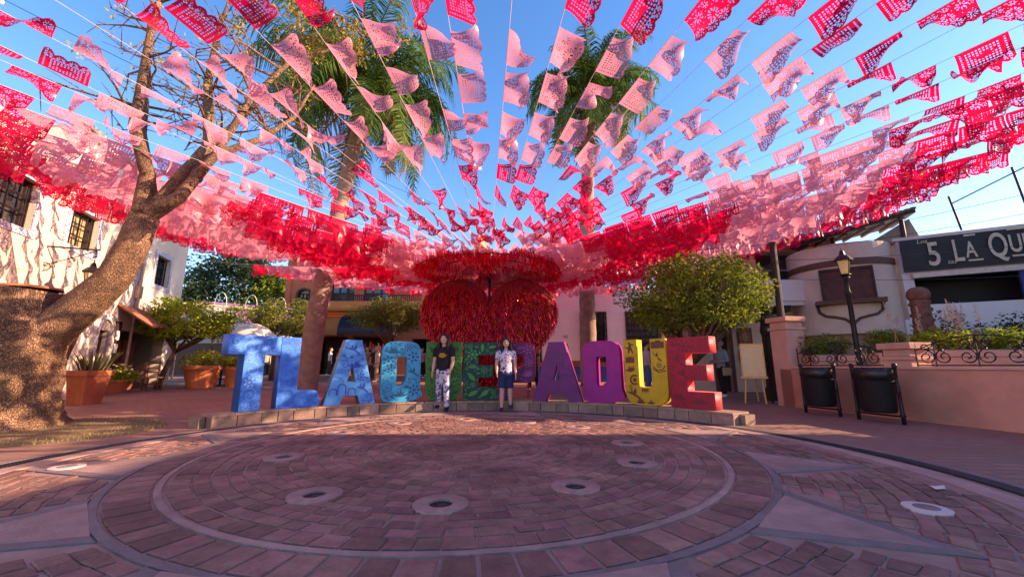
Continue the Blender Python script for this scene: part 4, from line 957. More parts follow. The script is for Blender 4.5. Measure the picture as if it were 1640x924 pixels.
# the old tree at the left edge
q = random.Random(5)
OT = thing('old_tree', 'massive old leaning tree with sawn stump and bare branches', 'tree', (-7.45, 6.2, 0))
def blob_tube(path, rads, n, amp, seed):
    qq = random.Random(seed); mb = MB(); ph = [qq.uniform(0, 6.28) for _ in range(6)]
    P = []; Rr = []
    for i in range(len(path)-1):
        for k in range(5):
            f = k/5; P.append(Vector(path[i]).lerp(Vector(path[i+1]), f)); Rr.append(rads[i]*(1-f) + rads[i+1]*f)
    P.append(Vector(path[-1])); Rr.append(rads[-1])
    mb.tube([tuple(p) for p in P], Rr, n)
    for i, p in enumerate(P):
        for k in range(n):
            a = 6.283*k/n; f = 1 + amp*(math.sin(3*a + ph[0] + i*.25) * .5 + math.sin(5*a + ph[1] - i*.33)*.3 + math.sin(9*a + ph[2] + i*.9)*.25 + qq.uniform(-.25, .25))
            v = Vector(mb.v[i*n+k]); mb.v[i*n+k] = tuple(p + (v-p)*f)
    return mb
tr_ = obj('trunk', blob_tube([(-.4, 0, -.05), (-.4, 0, .15), (-.38, 0, .5), (-.33, 0, 1.0), (-.28, 0, 1.45), (-.3, 0, 1.85)], [.95, .80, .69, .67, .72, .60], 40, .10, 1), M_bark, OT, True)
lb = blob_tube([(-.15, .02, 1.2), (.5, .05, 1.72), (1.0, .1, 2.3), (1.26, .1, 2.9), (1.36, .1, 3.38)], [.40, .27, .225, .21, .20], 24, .09, 2); obj('leaning_limb', lb, M_bark, OT, True)
st = blob_tube([(-.2, -.05, 1.5), (-.15, -.05, 1.9), (-.12, -.05, 2.12)], [.55, .46, .40], 24, .08, 3); so = obj('stump', st, M_bark, OT, True)
mb = MB(); mb.rings([(-.1, -.06, 2.115, .39, .36), (-.1, -.06, 2.15, .37, .34)], 24); obj('sawn_face', mb, mat('sawn_wood', (.42, .16, .07), .85, .3, 14, .4, 40), so)
st = blob_tube([(-.55, .0, 1.3), (-.75, 0, 1.8), (-.85, -.02, 2.1)], [.5, .42, .34], 20, .1, 4); obj('stump', st, M_bark, OT, True)
limbs = [([(1.34,.1,3.38),(1.15,.2,4.2),(.87,.1,5.05),(.84,.1,6.8),(.92,.1,8.6)], [.19,.11,.08,.06,.04]), ([(1.34,.1,3.38),(1.85,.1,3.7),(2.2,.3,4.6),(2.62,.4,5.8),(3.1,.6,6.7),(4.0,1.0,7.5)], [.16,.10,.07,.05,.04,.02]),
         ([(1.5,.1,3.5),(1.9,.5,4.9),(1.6,.6,6.3),(1.5,.8,8.0)], [.14,.10,.07,.04]), ([(1.2,.2,4.0),(.5,.6,5.2),(.2,.8,6.6),(-.2,1,8.2)], [.11,.09,.06,.03]), ([(2.2,.3,4.6),(2.6,.8,5.2),(2.9,1.3,6.0),(3.1,1.6,7.0)], [.07,.055,.04,.02]), ([(2.0,.2,4.1),(1.5,1.0,5.2),(2.1,1.5,6.6)], [.1,.07,.03])]
cl = []; mb = MB(); tips = []
for P, rr in limbs:
    b = blob_tube(P, rr, 10, .05, 9); mb = MB(); mb.add(b.v, b.f)
    pts = [Vector(p) for p in P]
    for k in range(13):
        i = q.randrange(max(1, len(pts)-3), len(pts)-1) if len(pts) > 3 else q.randrange(1, len(pts)-1); s = pts[i].lerp(pts[i+1], q.random()); d = Vector((q.gauss(0, 1), q.gauss(0, 1), q.uniform(-.1, 1.0))).normalized(); L_ = q.uniform(.5, 1.5)
        m1 = s + d*L_*.5 + Vector((q.uniform(-.15, .15), q.uniform(-.15, .15), .05)); e = s + d*L_; mb.tube([tuple(s), tuple(m1), tuple(e)], [.028, .018, .006], 5)
        for j in range(4):
            e2 = m1.lerp(e, q.random()) + Vector((q.gauss(0, .3), q.gauss(0, .3), q.gauss(.05, .25))); mb.tube([tuple(m1.lerp(e, .3*j)), tuple(e2)], [.011, .004], 4)
            if q.random() < .5: cl.append((tuple(e2), (.13, .13, .11)))
    obj('branch', mb, M_bark, OT, True)
lv = MB(); leaves(lv, q.sample(cl, min(len(cl), 90)), 1300, .07, q); obj('sparse_leaves', lv, G4, OT)
cl2 = [((3.7 + q.gauss(0, .8), .9 + q.gauss(0, .5), 7.75 + q.gauss(0, .22)), (.24, .24, .16)) for _ in range(30)]
lv = MB(); leaves(lv, cl2, 1500, .085, q); obj('leaf_crown', lv, leafmat('leaf_rust', (.30, .22, .035), .45), OT)

# palms
def palm(name, label, pts, rads, nf, fl, seed, extra=()):
    q = random.Random(seed); t = thing(name, label, 'palm tree', pts[0]); b = Vector(pts[0])
    P = [Vector(p) - b for p in pts]
    tb = MB(); S = []; Q = []
    for i in range(len(P)-1):
        for k in range(14): S.append(P[i].lerp(P[i+1], k/14)); Q.append((rads[i]*(1-k/14) + rads[i+1]*k/14) * (1.045 if k % 2 else .985))
    S.append(P[-1]); Q.append(rads[-1]); tb.tube([tuple(s) for s in S], Q, 16); obj('trunk', tb, M_palm, t, True)
    top = P[-1]
    hb = MB()
    for k in range(60):                           # old leaf bases below the crown
        a = q.uniform(0, 6.28); z = q.uniform(-1.6, .1); rr = rads[-1]*.9; s = top + Vector((rr*math.cos(a), rr*math.sin(a), z)); e = s + Vector((.16*math.cos(a), .16*math.sin(a), q.uniform(.2, .5))); hb.tube([tuple(s), tuple(e)], [.05, .02], 5, True, None, .4)
    obj('leaf_bases', hb, mat('leaf_base', (.20, .13, .07), .9, .3, 8), t)
    gm = [leafmat('palm_leaf', (.085, .155, .025), .4), leafmat('palm_leaf_dry', (.30, .22, .06), .3)]
    specs = [(6.283*k*.618*1.0, q.uniform(-.35, 1.25) if k > nf*.3 else q.uniform(.7, 1.4), fl*q.uniform(.85, 1.1)) for k in range(nf)] + list(extra)
    for az, el, L_ in specs:
        el0 = el; d = Vector((math.cos(az)*math.cos(el0), math.sin(az)*math.cos(el0), math.sin(el0))); p = top + Vector((0, 0, .1)); pts_ = []; ns = 22
        hz = Vector((math.cos(az), math.sin(az), 0)); side = Vector((-hz.y, hz.x, 0)); e_ = el0; drop = q.uniform(1.7, 2.5)
        fb = MB(); prev = p.copy()
        for k in range(ns+1):
            pts_.append(p.copy()); e_ = el0 - drop*(k/ns)**1.3; p = p + (hz*math.cos(e_) + Vector((0, 0, math.sin(e_))))*(L_/ns)
        fb.tube([tuple(x) for x in pts_], [.035*(1 - .85*k/ns) for k in range(ns+1)], 5)
        for k in range(3, ns):
            f = k/ns; tan = (pts_[k+1] - pts_[k]).normalized(); up = side.cross(tan)
            ll = L_*.24*(1.15 - abs(f - .45)*1.1)
            for rep in range(3):
                s = pts_[k].lerp(pts_[k+1], rep/3)
                for sg in (-1, 1):
                    dd_ = (side*sg*q.uniform(.7, 1.1) + tan*q.uniform(.5, .9) + up*q.uniform(-.15, .45)).normalized(); m1 = s + dd_*ll*.45; e2 = m1 + (dd_*.55 + Vector((0, 0, -q.uniform(.5, 1.1)))).normalized()*ll*.55
                    wv = tan*.026; fb.add([tuple(s - wv), tuple(s + wv), tuple(m1 + wv), tuple(m1 - wv), tuple(e2)], [(0, 1, 2, 3), (3, 2, 4)])
        obj('frond', fb, gm[1] if (el < -.2 and q.random() < .5) else gm[0], t)
palm('palm_tree', 'tall curved palm tree standing behind the blue letter L', [(-7.0, 14.0, .05), (-6.92, 14, 2.35), (-6.68, 14, 4.4), (-6.35, 14, 7.0), (-6.02, 14, 9.2), (-5.85, 14, 11.0)], [.34, .33, .31, .27, .25, .22], 54, 4.9, 2, [(.1, -.3, 4.0), (-.25, .1, 4.4), (.3, .3, 4.2)])
palm('palm_tree', 'straight palm tree rising behind the magenta letter Q', [(3.2, 17, .14), (3.25, 17, 4.5), (3.36, 17, 8.0), (3.6, 17, 11.2), (3.75, 17, 13.3)], [.36, .33, .30, .27, .24], 48, 4.0, 3, [(3.3, -.9, 3.0), (3.0, -.5, 4.2)])

# ---------------------------------------------------------------- pots and furniture on the left
M_pot = mat('terracotta_pot', (.46, .15, .06), .85, .16, 6, .3, 30, stain=.25)
def pot(label, loc, r, h, fill_, m=M_pot, square=False):
    t = thing('plant_pot', label, 'plant pot', loc); n = 4 if square else 24
    mb = MB(); k = 1.35 if square else 1
    mb.rings([(0,0,-.01,r*.72*k,r*.72*k),(0,0,h*.84,r*.96*k,r*.96*k),(0,0,h*.84+.005,r*1.06*k,r*1.06*k),(0,0,h,r*1.06*k,r*1.06*k),(0,0,h+.004,r*.92*k,r*.92*k),(0,0,h*.86,r*.9*k,r*.9*k)], n, Matrix.Rotation(R(40), 4, 'Z') if square else None); o = obj('pot', mb, m, t, False)
    if not square: mb2 = MB(); mb2.rings([(0,0,h*.45,r*.862,r*.862),(0,0,h*.48,r*.875,r*.875),(0,0,h*.51,r*.885,r*.885)], n); obj('pot_band', mb2, m, o)
    mb = MB(); mb.rings([(0,0,h*.8,r*.85,r*.85),(0,0,h*.87,r*.85,r*.85)], 20); obj('soil', mb, MATS['soil'], t)
    q = random.Random(hash(label) % 1000 if False else len(label)); lb = MB()
    if fill_ == 'spike':
        for i in range(90):
            a, rr = q.uniform(0, 6.28), q.uniform(0, r*.75); s = Vector((rr*math.cos(a), rr*math.sin(a), h*.85)); d = Vector((math.cos(a)*.35 + q.uniform(-.15, .15), math.sin(a)*.35, 1)).normalized(); L_ = q.uniform(.35, .75); u = d.cross(Vector((q.uniform(-1, 1), q.uniform(-1, 1), .1))).normalized()*.022
            lb.add([tuple(s-u), tuple(s+u), tuple(s+d*L_*.6+u*.8+Vector((0,0,0))), tuple(s+d*L_*.6-u*.8), tuple(s+d*L_+Vector((math.cos(a)*.06, math.sin(a)*.06, 0)))], [(0,1,2,3),(3,2,4)])
        obj('spiky_leaves', lb, leafmat('spiky_leaf', (.13, .13, .05), .4), t)
    else:
        cl = shell_clumps((0, 0, h + r*.25), (r*1.05, r*1.05, r*.65), 26, r*.32, q, -.4); leaves(lb, cl, 1500, .075, q, .6); obj('foliage', lb, fill_, t)
    return t
pot('tall terracotta pot of spiky leaves beside the old trunk', (-10.75, 10.4, 0), .31, .82, 'spike', square=True)
ft = pot('low terracotta bowl of white and yellow flowers by the arched door', (-13.3, 13.6, .06), .52, .42, G1)
q = random.Random(3); fb = MB()
for i in range(34):
    a, rr = q.uniform(0, 6.28), q.uniform(.1, .6); fb.ell((rr*math.cos(a), rr*math.sin(a), .62 + q.uniform(-.1, .3)), (.045, .045, .03), 7, 4)
obj('blossoms', fb, mat('pale_blossom', (.75, .68, .30), .7, .15, 8), ft)
pot('large banded terracotta pot of yellow-green shrubs beside the parasols', (-11.9, 15.7, .11), .62, .82, leafmat('leaf_lime', (.36, .36, .03), .35))
pot('terracotta pot with red stain and lime shrub behind the blue letter T', (-11.0, 16.3, .12), .42, .78, MATS['leaf_lime'])
pot('squat terracotta pot standing by the restaurant doorway', (-14.2, 15.0, .09), .30, .42, G2)
def chair(label, loc, rz):
    t = thing('wooden_chair', label, 'chair', loc, rz, 'restaurant chairs'); mw = M_brown
    q = MB(); q.box(-.22, .22, -.22, .22, .43, .47); obj('seat', q, mat('rush_seat', (.38, .25, .13), .8), t)
    for x in (-.2, .2):
        q = MB(); q.box(x-.02, x+.02, -.21, -.17, 0, .43); obj('leg', q, mw, t); q = MB(); q.box(x-.02, x+.02, .18, .22, 0, 1.0); obj('leg', q, mw, t)
    q = MB()
    for z in (.6, .75, .92): q.box(-.18, .18, .19, .21, z, z+.06)
    obj('backrest', q, mw, t); q = MB(); q.box(-.19, .19, -.2, -.18, .2, .23); q.box(-.2, -.18, -.17, .18, .22, .25); q.box(.18, .2, -.17, .18, .22, .25); obj('stretcher', q, mw, t)
chair('wooden rush-seat chair beside the flower bowl', (-12.75, 14.55, .08), R(60)); chair('wooden rush-seat chair behind the orange tree trunk', (-12.6, 16.3, .12), R(-70)); chair('wooden chair under the white parasols', (-11.6, 18.5, .17), R(150)); chair('wooden chair between parasol and banded pot', (-12.3, 17.4, .15), R(-30))
tb = thing('cafe_table', 'small dark wooden cafe table under the orange tree', 'table', (-12.1, 17.0, .14)); q = MB(); q.rings([(0,0,.72,.4,.4),(0,0,.75,.4,.4)], 20); obj('table_top', q, M_brown, tb); q = MB(); q.tube([(0,0,0),(0,0,.72)], .04, 8); q.rings([(0,0,0,.25,.25),(0,0,.04,.2,.2)], 12); obj('pedestal', q, M_dark, tb)
def parasol(label, loc, r, h):
    t = thing('parasol', label, 'parasol', loc, 0, 'white parasols of the restaurant'); q = MB(); q.tube([(0,0,0),(0,0,h)], .03, 8); obj('pole', q, M_brown, t); q = MB(); q.rings([(0,0,0,.3,.3),(0,0,.08,.25,.25)], 16); obj('base', q, M_dark, t)
    q = MB(); n = 32
    for k in range(7):
        f = k/6
        for j in range(n):
            a = 6.283*j/n; sc = 1 - .06*abs(math.sin(a*4))*f; q.v.append((r*f**.8*sc*math.cos(a), r*f**.8*sc*math.sin(a), h - (h*.28)*f**1.6))
    q.f = [(i*n+j, i*n+(j+1) % n, (i+1)*n+(j+1) % n, (i+1)*n+j) for i in range(6) for j in range(n)]
    for j in range(n):
        x, y, z = q.v[6*n+j]; q.v.append((x, y, z-.16))
    q.f += [(6*n+j, 6*n+(j+1) % n, 7*n+(j+1) % n, 7*n+j) for j in range(n)]
    c = obj('canopy', q, mat('parasol_cloth', (.74, .66, .60), .8, .06, 4, trans=.25), t, True)
    for k in range(8):
        a = 6.283*k/8; b = MB(); b.tube([(0, 0, h-.25), (r*.5*math.cos(a), r*.5*math.sin(a), h-.28*h*.33-.03), (r*.97*math.cos(a), r*.97*math.sin(a), h*.72-.01)], .008, 4); obj('rib', b, M_brown, t)
parasol('white parasol beside the lime shrub pots behind the letter T', (-12.1, 18.6, .17), 1.25, 2.7); parasol('white parasol between the olive tree and the terracotta shop', (-12.4, 22.0, .25), 1.0, 2.3); parasol('cream parasol behind the orange tree at the white house', (-14.6, 19.6, .2), 1.6, 3.6)
tn = thing('awning_sail', 'long violet canvas awning with yellow edge at the end of the white house', 'awning', (0, 0, 0)); q = MB()
A_, B_ = Vector((-18.3, 22.0, 4.25)), Vector((-12.2, 25.0, 4.05)); q.add([tuple(A_), tuple(B_), tuple(B_ + Vector((-.5, 1.6, .5))), tuple(A_ + Vector((-.5, 1.6, .5)))], [(0,1,2,3)]); q.add([tuple(A_), tuple(B_), tuple(B_ - Vector((0,0,.75))), tuple(A_ - Vector((0,0,.85)))], [(3,2,1,0)]); obj('canvas', q, mat('violet_canvas', (.30, .15, .25), .8, .25, 3), tn)
q = MB(); q.tube([tuple(A_ + Vector((0, -.03, .06))), tuple(B_ + Vector((0, -.03, .06)))], .09, 6); obj('edge_beam', q, mat('yellow_beam', (.55, .5, .2), .7), tn)
for p in (A_, B_): q = MB(); q.tube([(p.x, p.y, .2), tuple(p)], .05, 8); obj('post', q, M_dark, tn)
for k in range(3):
    q = MB(); x = A_.lerp(B_, .25 + .22*k); q.tube([tuple(x + Vector((.35*math.cos(math.pi*j/8), 0, .15 + .75*math.sin(math.pi*j/8)))) for j in range(9)], .02, 5); obj('arch_wire', q, mat('pale_wire', (.7, .65, .45), .6), tn)

# ---------------------------------------------------------------- garden wall on the right
M_gw = mat('pink_garden_wall', (.56, .24, .165), .85, .16, 2.2, .35, 25, stain=.34)
M_gp = mat('pink_pillar', (.62, .32, .24), .85, .12, 3, .3, 25, stain=.22)
W0, W1 = Vector((6.55, 10.0, 0)), Vector((7.62, 4.6, 0)); wd_ = (W1-W0); wl = wd_.length; wa = math.atan2(wd_.y, wd_.x)
GWL = thing('garden_wall', 'low salmon pink garden wall with capped pillars and scroll railing', 'wall', tuple(W0), wa)
q = MB(); q.box(0, wl, 0, .3, -.1, .88); bevel(obj('wall', q, M_gw, GWL), .02)
q = MB(); q.box(0.35, wl, -.02, .32, .883, .93); obj('coping', q, M_gp, GWL)
def pillar(x, y, w_, h, lab=None):
    q = MB(); q.box(x-w_/2, x+w_/2, y-w_/2, y+w_/2, -.1, h-.32); q.box(x-w_/2-.03, x+w_/2+.03, y-w_/2-.03, y+w_/2+.03, h-.317, h-.25); q.box(x-w_/2+.01, x+w_/2-.01, y-w_/2+.01, y+w_/2-.01, h-.247, h-.12); q.box(x-w_/2-.05, x+w_/2+.05, y-w_/2-.05, y+w_/2+.05, h-.117, h)
    return bevel(obj('pillar', q, M_gp, GWL), .012)
pillar(.1, .25, .5, 2.12); pillar(2.55, .3, .46, 1.36); pillar(4.75, .3, .46, 1.40)
def scrolls(p, x0, x1, z0, n):
    mb = MB(); L_ = x1 - x0
    def spi(cx, cz, r, ph, sg, turns=1.5):
        return [(cx + r*(1-.8*k/18)*math.cos(ph + sg*turns*6.283*k/18), .15, cz + r*(1-.8*k/18)*math.sin(ph + sg*turns*6.283*k/18)) for k in range(19)]
    for k in range(n):
        cx = x0 + L_*(k+.5)/n; h = .30 + .16*math.sin(math.pi*(k+.5)/n)
        for s in (-1, 1):
            mb.tube(spi(cx + s*L_/n*.22, z0+.16, .13, math.pi/2, s), .011, 5)
            mb.tube(spi(cx + s*L_/n*.25, z0+h*.85, .085, -math.pi/2, -s, 1.2), .010, 5)
            mb.tube([(cx + s*L_/n*.22, .15, z0+.29), (cx + s*L_/n*.05, .15, z0+.34), (cx, .15, z0+h+.05)], .010, 5)
        mb.tube([(cx, .15, z0), (cx, .15, z0+h+.06)], .012, 5)
    mb.tube([(x0, .15, z0+.02), (x1, .15, z0+.02)], .012, 5)
    top = [(x0 + L_*k/20, .15, z0+.28 + .22*math.sin(math.pi*k/20)) for k in range(21)]; mb.tube(top, .010, 5)
    for x in (x0, x1): mb.tube([(x, .15, z0), (x, .15, z0+.42)], .013, 5)
    obj('scroll_railing', mb, M_iron, p)
scrolls(GWL, .42, 2.28, .93, 3); scrolls(GWL, 2.82, 4.5, .93, 3)
# gate left of the pillar
GT = thing('iron_gate', 'open black wrought iron gate leaf beside the tall pink pillar', 'gate', (6.62, 10.5, 0), R(60))
q = MB()
for x in (0, .62): q.tube([(x, 0, 0), (x, 0, 2.05)], .022, 6)
for z in (.08, 1.0, 2.0): q.tube([(0, 0, z), (.62, 0, z)], .018, 6)
obj('gate_frame', q, M_iron, GT); q = MB()
for z in (.3, .62, 1.25, 1.6, 1.85):
    for s in (-1, 1): q.tube([(.31 + s*.15 + .12*(1-.8*k/16)*math.cos(math.pi/2 + s*9*k/16), 0, z + .12*(1-.8*k/16)*math.sin(math.pi/2 + s*9*k/16)) for k in range(17)], .013, 5)
for x in (.1, .21, .31, .41, .52): q.tube([(x, 0, .08), (x, 0, 2.0)], .009, 5)
obj('gate_scrolls', q, M_iron, GT)
ST = thing('shrouded_statue', 'dark hooded statue above the iron gate', 'statue', (7.35, 11.5, 0)); q = MB(); q.rings([(0,0,-.02,.28,.28),(0,0,.3,.26,.26),(0,0,.35,.2,.2),(0,0,1.75,.17,.17)], 14); obj('pedestal', q, M_dark, ST)
q = MB(); q.rings([(0,0,1.74,.17,.15),(0,0,1.9,.22,.18),(.02,0,2.1,.20,.16),(.02,0,2.3,.17,.14),(.0,-.02,2.42,.12,.12),(0,-.03,2.52,.115,.12),(0,-.03,2.62,.09,.10),(0,-.02,2.68,.03,.04)], 16); q.tube([(.15,-.05,2.28),(.2,-.2,2.1),(.02,-.24,2.14)], [.06,.055,.04], 8); q.tube([(-.14,-.05,2.28),(-.19,-.2,2.1),(-.02,-.25,2.12)], [.06,.055,.04], 8); o = obj('figure', q, mat('bronze', (.035, .028, .025), .45, .4, 12, .5, 20), ST, True)
# easel
EA = thing('easel', 'light wooden easel holding a blank board beside the pink pillar', 'easel', (6.25, 10.55, 0), R(-32)); M_wood = mat('light_wood', (.70, .40, .09), .6, .2, 8)
for x0, x1 in ((-.26, -.1), (.2, .12)): q = MB(); q.tube([(x0, -.06, -.01), (x1, .12, 1.5)], .021, 6); obj('leg', q, M_wood, EA)
q = MB(); q.tube([(.02, .62, 0), (0, .14, 1.45)], .02, 6); obj('leg', q, M_wood, EA)
q = MB(); q.box(-.3, .3, -.07, .05, .62, .67); obj('ledge', q, M_wood, EA); q = MB(); q.box(-.13, .14, .06, .10, 1.36, 1.42); obj('crossbar', q, M_wood, EA)
M = Matrix.Translation((0, -.02, .67)) @ Matrix.Rotation(R(-7), 4, 'X'); q = MB(); q.box(-.24, .24, -.01, .012, 0, .82, M); bd = obj('board', q, mat('board_cream', (.72, .55, .28), .7, .08, 6), EA)
q = MB(); q.box(-.27, -.242, -.02, .02, 0, .84, M); q.box(.242, .27, -.02, .02, 0, .84, M); q.box(-.27, .27, -.02, .02, .823, .85, M); obj('board_frame', q, M_wood, bd)
# litter bins
def bin_(label, loc, rz):
    t = thing('litter_bin', label, 'bin', loc, rz, 'black hanging bins along the garden wall')
    for x in (-.36, .36):
        q = MB(); q.lathe([(.03, 0), (.03, .12), (.045, .14), (.03, .17), (.026, .5), (.036, .52), (.026, .55), (.026, .92), (.04, .94), (.035, .98), (.01, 1.0)], 10, (x, 0, -.01)); obj('post', q, M_iron, t, True)
    for a_, b_, z_ in ((-.36, .36, .9), (-.36, .36, .12), (-.36, -.27, .66), (.27, .36, .66)):
        q = MB(); q.tube([(a_, 0, z_), (b_, 0, z_)], .016, 6); obj('rail', q, M_iron, t)
    q = MB(); n = 28
    prof = [(.235, .16), (.26, .2), (.29, .84), (.30, .86), (.29, .88), (.27, .87), (.24, .3)]
    q.rings([(0, 0, z, r, r*.86) for r, z in prof], n)
    for i in range(len(prof)):
        for k in range(n):
            x, y, z = q.v[i*n+k]; f = 1 + (.018 if k % 2 else -.018); q.v[i*n+k] = (x*f, y*f, z)
    o = obj('barrel', q, mat('bin_black', (.012, .011, .012), .6, .3, 10), t, True)
    q = MB(); rng = random.Random(4)
    q.rings([(0, 0, z, r, r*.87) for r, z in ((.302, .72), (.318, .78), (.315, .86), (.30, .9), (.25, .88), (.22, .7))], n)
    q.v = [(x*(1+rng.uniform(-.03, .03)), y*(1+rng.uniform(-.03, .03)), z + rng.uniform(-.025, .02)) for x, y, z in q.v]; obj('bin_liner', q, mat('liner_black', (.016, .016, .018), .3, .2, 10), t, True)
bin_('black litter bin with liner next to the tall pink pillar', (6.16, 8.25, 0), wa); bin_('black litter bin with liner below the short pink pillar', (6.36, 7.2, 0), wa)
# street lamp
SL = thing('street_lamp', 'black street lamp with warm glass lantern behind the garden wall', 'street lamp', (7.95, 9.3, 0)); q = MB(); q.lathe([(.16, -.02), (.16, .3), (.11, .35), (.09, .7), (.055, .8), (.05, 2.6), (.07, 2.63), (.045, 2.68), (.04, 2.95), (.09, 3.0), (.06, 3.03)], 14); obj('post', q, M_iron, SL, True); lantern(SL, (0, 0, 3.08), .95, (.72, .55, .30))
q = MB(); q.tube([(6.98, 10.35, 0), (7.02, 10.35, 4.2)], [.095, .08], 9); PO = thing('timber_post', 'rough dark timber post rising behind the tall pink pillar', 'post', (0, 0, 0)); obj('shaft', q, M_dark, PO); q = MB(); q.tube([(6.9, 10.35, 3.6), (7.15, 10.35, 3.65)], .03, 6); obj('peg', q, M_dark, PO)
# carved column, planters, hedge
CC = thing('carved_column', 'carved brown stone column among the planters', 'column', (9.9, 9.6, 0)); q = MB(); q.lathe([(.25, -.02), (.25, .4), (.2, .45), (.19, 1.0), (.185, 1.8), (.175, 2.5)], 14); rr = random.Random(2)
cm = mat('carved_stone', (.17, .075, .055), .9, .4, 7, 1., 16); obj('shaft', q, cm, CC); q = MB()
for k in range(46): a, z = k*2.4, 1.0 + 1.5*k/46; q.ell((.185*math.cos(a), .185*math.sin(a), z), (.035, .035, .05), 6, 4)
obj('carving', q, cm, CC, True); q = MB(); q.lathe([(.17, 2.5), (.205, 2.55), (.22, 2.64), (.20, 2.74), (.12, 2.81), (.02, 2.83)], 14); obj('capital', q, cm, CC, True)
def planter(label, loc, l, w_, h, rz, kind):
    t = thing('planter', label, 'planter', loc, rz); q = MB(); q.box(-l/2, l/2, -w_/2, w_/2, -.02, h-.14); q.box(-l/2-.03, l/2+.03, -w_/2-.03, w_/2+.03, h-.137, h); bevel(obj('trough', q, M_gp, t), .012)
    q = MB(); q.box(-l/2+.05, l/2-.05, -w_/2+.05, w_/2-.05, h, h+.02); obj('soil', q, MATS['soil'], t); rr = random.Random(len(label)); lb = MB()
    if kind == 'bush':
        cl = [((rr.uniform(-l*.45, l*.45), rr.uniform(-w_*.4, w_*.4), h + rr.uniform(.08, .42)), (.14, .14, .12)) for _ in range(34)]; leaves(lb, cl, 2600, .07, rr, .4); obj('foliage', lb, G5, t)
    else:
        cl = [((rr.uniform(-l*.35, l*.45), rr.uniform(-w_*.4, w_*.4), h + rr.uniform(.05, .35)), (.16, .16, .13)) for _ in range(40)]; leaves(lb, cl, 2600, .085, rr, .4); obj('foliage', lb, G1, t)
        lb = MB()
        for i in range(26):
            a = rr.uniform(0, 6.28); s = Vector((l*.3, 0, h)); d = Vector((math.cos(a)*.8, math.sin(a)*.5, rr.uniform(.5, 1.3))).normalized(); L_ = rr.uniform(.45, .75); u = d.cross(Vector((0, 0, 1))).normalized()*.035
            m1 = s + d*L_*.6; e = m1 + (d + Vector((0, 0, -.7))).normalized()*L_*.5; lb.add([tuple(s-u*.6), tuple(s+u*.6), tuple(m1+u), tuple(m1-u), tuple(e)], [(0,1,2,3), (3,2,4)])
        obj('strap_leaves', lb, leafmat('strap_leaf', (.22, .30, .04), .3), t); lb = MB()
        for i in range(120):
            s = Vector((rr.uniform(-.35*l, .15*l), rr.uniform(-.2, .2), h)); d = Vector((rr.gauss(0, .3), rr.gauss(0, .25), 1)).normalized(); e = s + d*rr.uniform(.35, .75); u = Vector((.008, .004, 0)); lb.add([tuple(s-u), tuple(s+u), tuple(e)], [(0, 1, 2)])
        obj('rust_grass', lb, mat('rust_grass', (.45, .16, .03), .7, .3, 5, island=.3, trans=.3), t)
        for i in range(13):
            lb = MB(); s = Vector((rr.uniform(-.62*l, .2*l), rr.uniform(-.2, .2), h + .1)); e = s + Vector((rr.uniform(-.2, .15), rr.uniform(-.1, .1), rr.uniform(.55, .95))); lb.tube([tuple(s), tuple(e)], .004, 4)
            for j in range(45): f = rr.uniform(.55, 1); p = s.lerp(e, f); a = rr.uniform(0, 6.28); r_ = .055*(1.1-f)*2; lb.add([tuple(p), tuple(p + Vector((r_*math.cos(a), r_*math.sin(a), .03))), tuple(p + Vector((r_*math.cos(a+.5), r_*math.sin(a+.5), .05)))], [(0, 1, 2)])
            obj('feather_plume', lb, mat('plume', (.62, .45, .32), .8, .2, 5, trans=.4), t)
planter('small pink planter of olive shrubs behind the scroll railing', (7.45, 9.55, 0), 1.0, .45, 1.18, R(0), 'bush'); planter('long pink planter of lilies, rust grass and feathery plumes', (9.55, 8.55, 0), 2.1, .6, 1.26, R(-12), 'mix'); planter('narrow peach planter beside the street lamp', (8.5, 9.2, 0), .62, .45, 1.22, R(-5), 'bush')
HG = thing('clipped_hedge', 'dark clipped hedge along the banner restaurant', 'hedge', (12.6, 9.9, 0), R(-29)); rr = random.Random(8); lb = MB(); cl = [((rr.uniform(-1.9, 3.5), rr.uniform(-.25, .25), rr.uniform(.3, 2.2)), (.28, .25, .22)) for _ in range(150)]; leaves(lb, cl, 9000, .085, rr, .5); obj('foliage', lb, G3, HG)
for x in (-1.2, .2, 1.6, 2.9): q = MB(); q.tube([(x, 0, -.02), (x+.05, 0, 1.4)], [.05, .03], 6); obj('stem', q, M_twig, HG)
SG = thing('white_sign', 'small white notice board leaning by the carved column', 'sign', (10.9, 10.6, 1.2), R(-20)); q = MB(); q.box(-.35, .35, 0, .03, .0, .95); obj('board', q, mat('sign_white', (.62, .6, .6), .7, .05, 9), SG); q = MB(); q.box(-.3, -.26, .03, .06, -1.2, .9); q.box(.26, .3, .03, .06, -1.2, .9); obj('leg', q, M_dark, SG); q = MB()
for k in range(6): q.box(-.28, -.28 + .5*((k*37 % 10)/20 + .5), -.003, -.001, .12 + .13*k, .17 + .13*k)
obj('printed_lines', q, mat('grey_print', (.25, .25, .28), .8), SG)['kind'] = 'stuff'
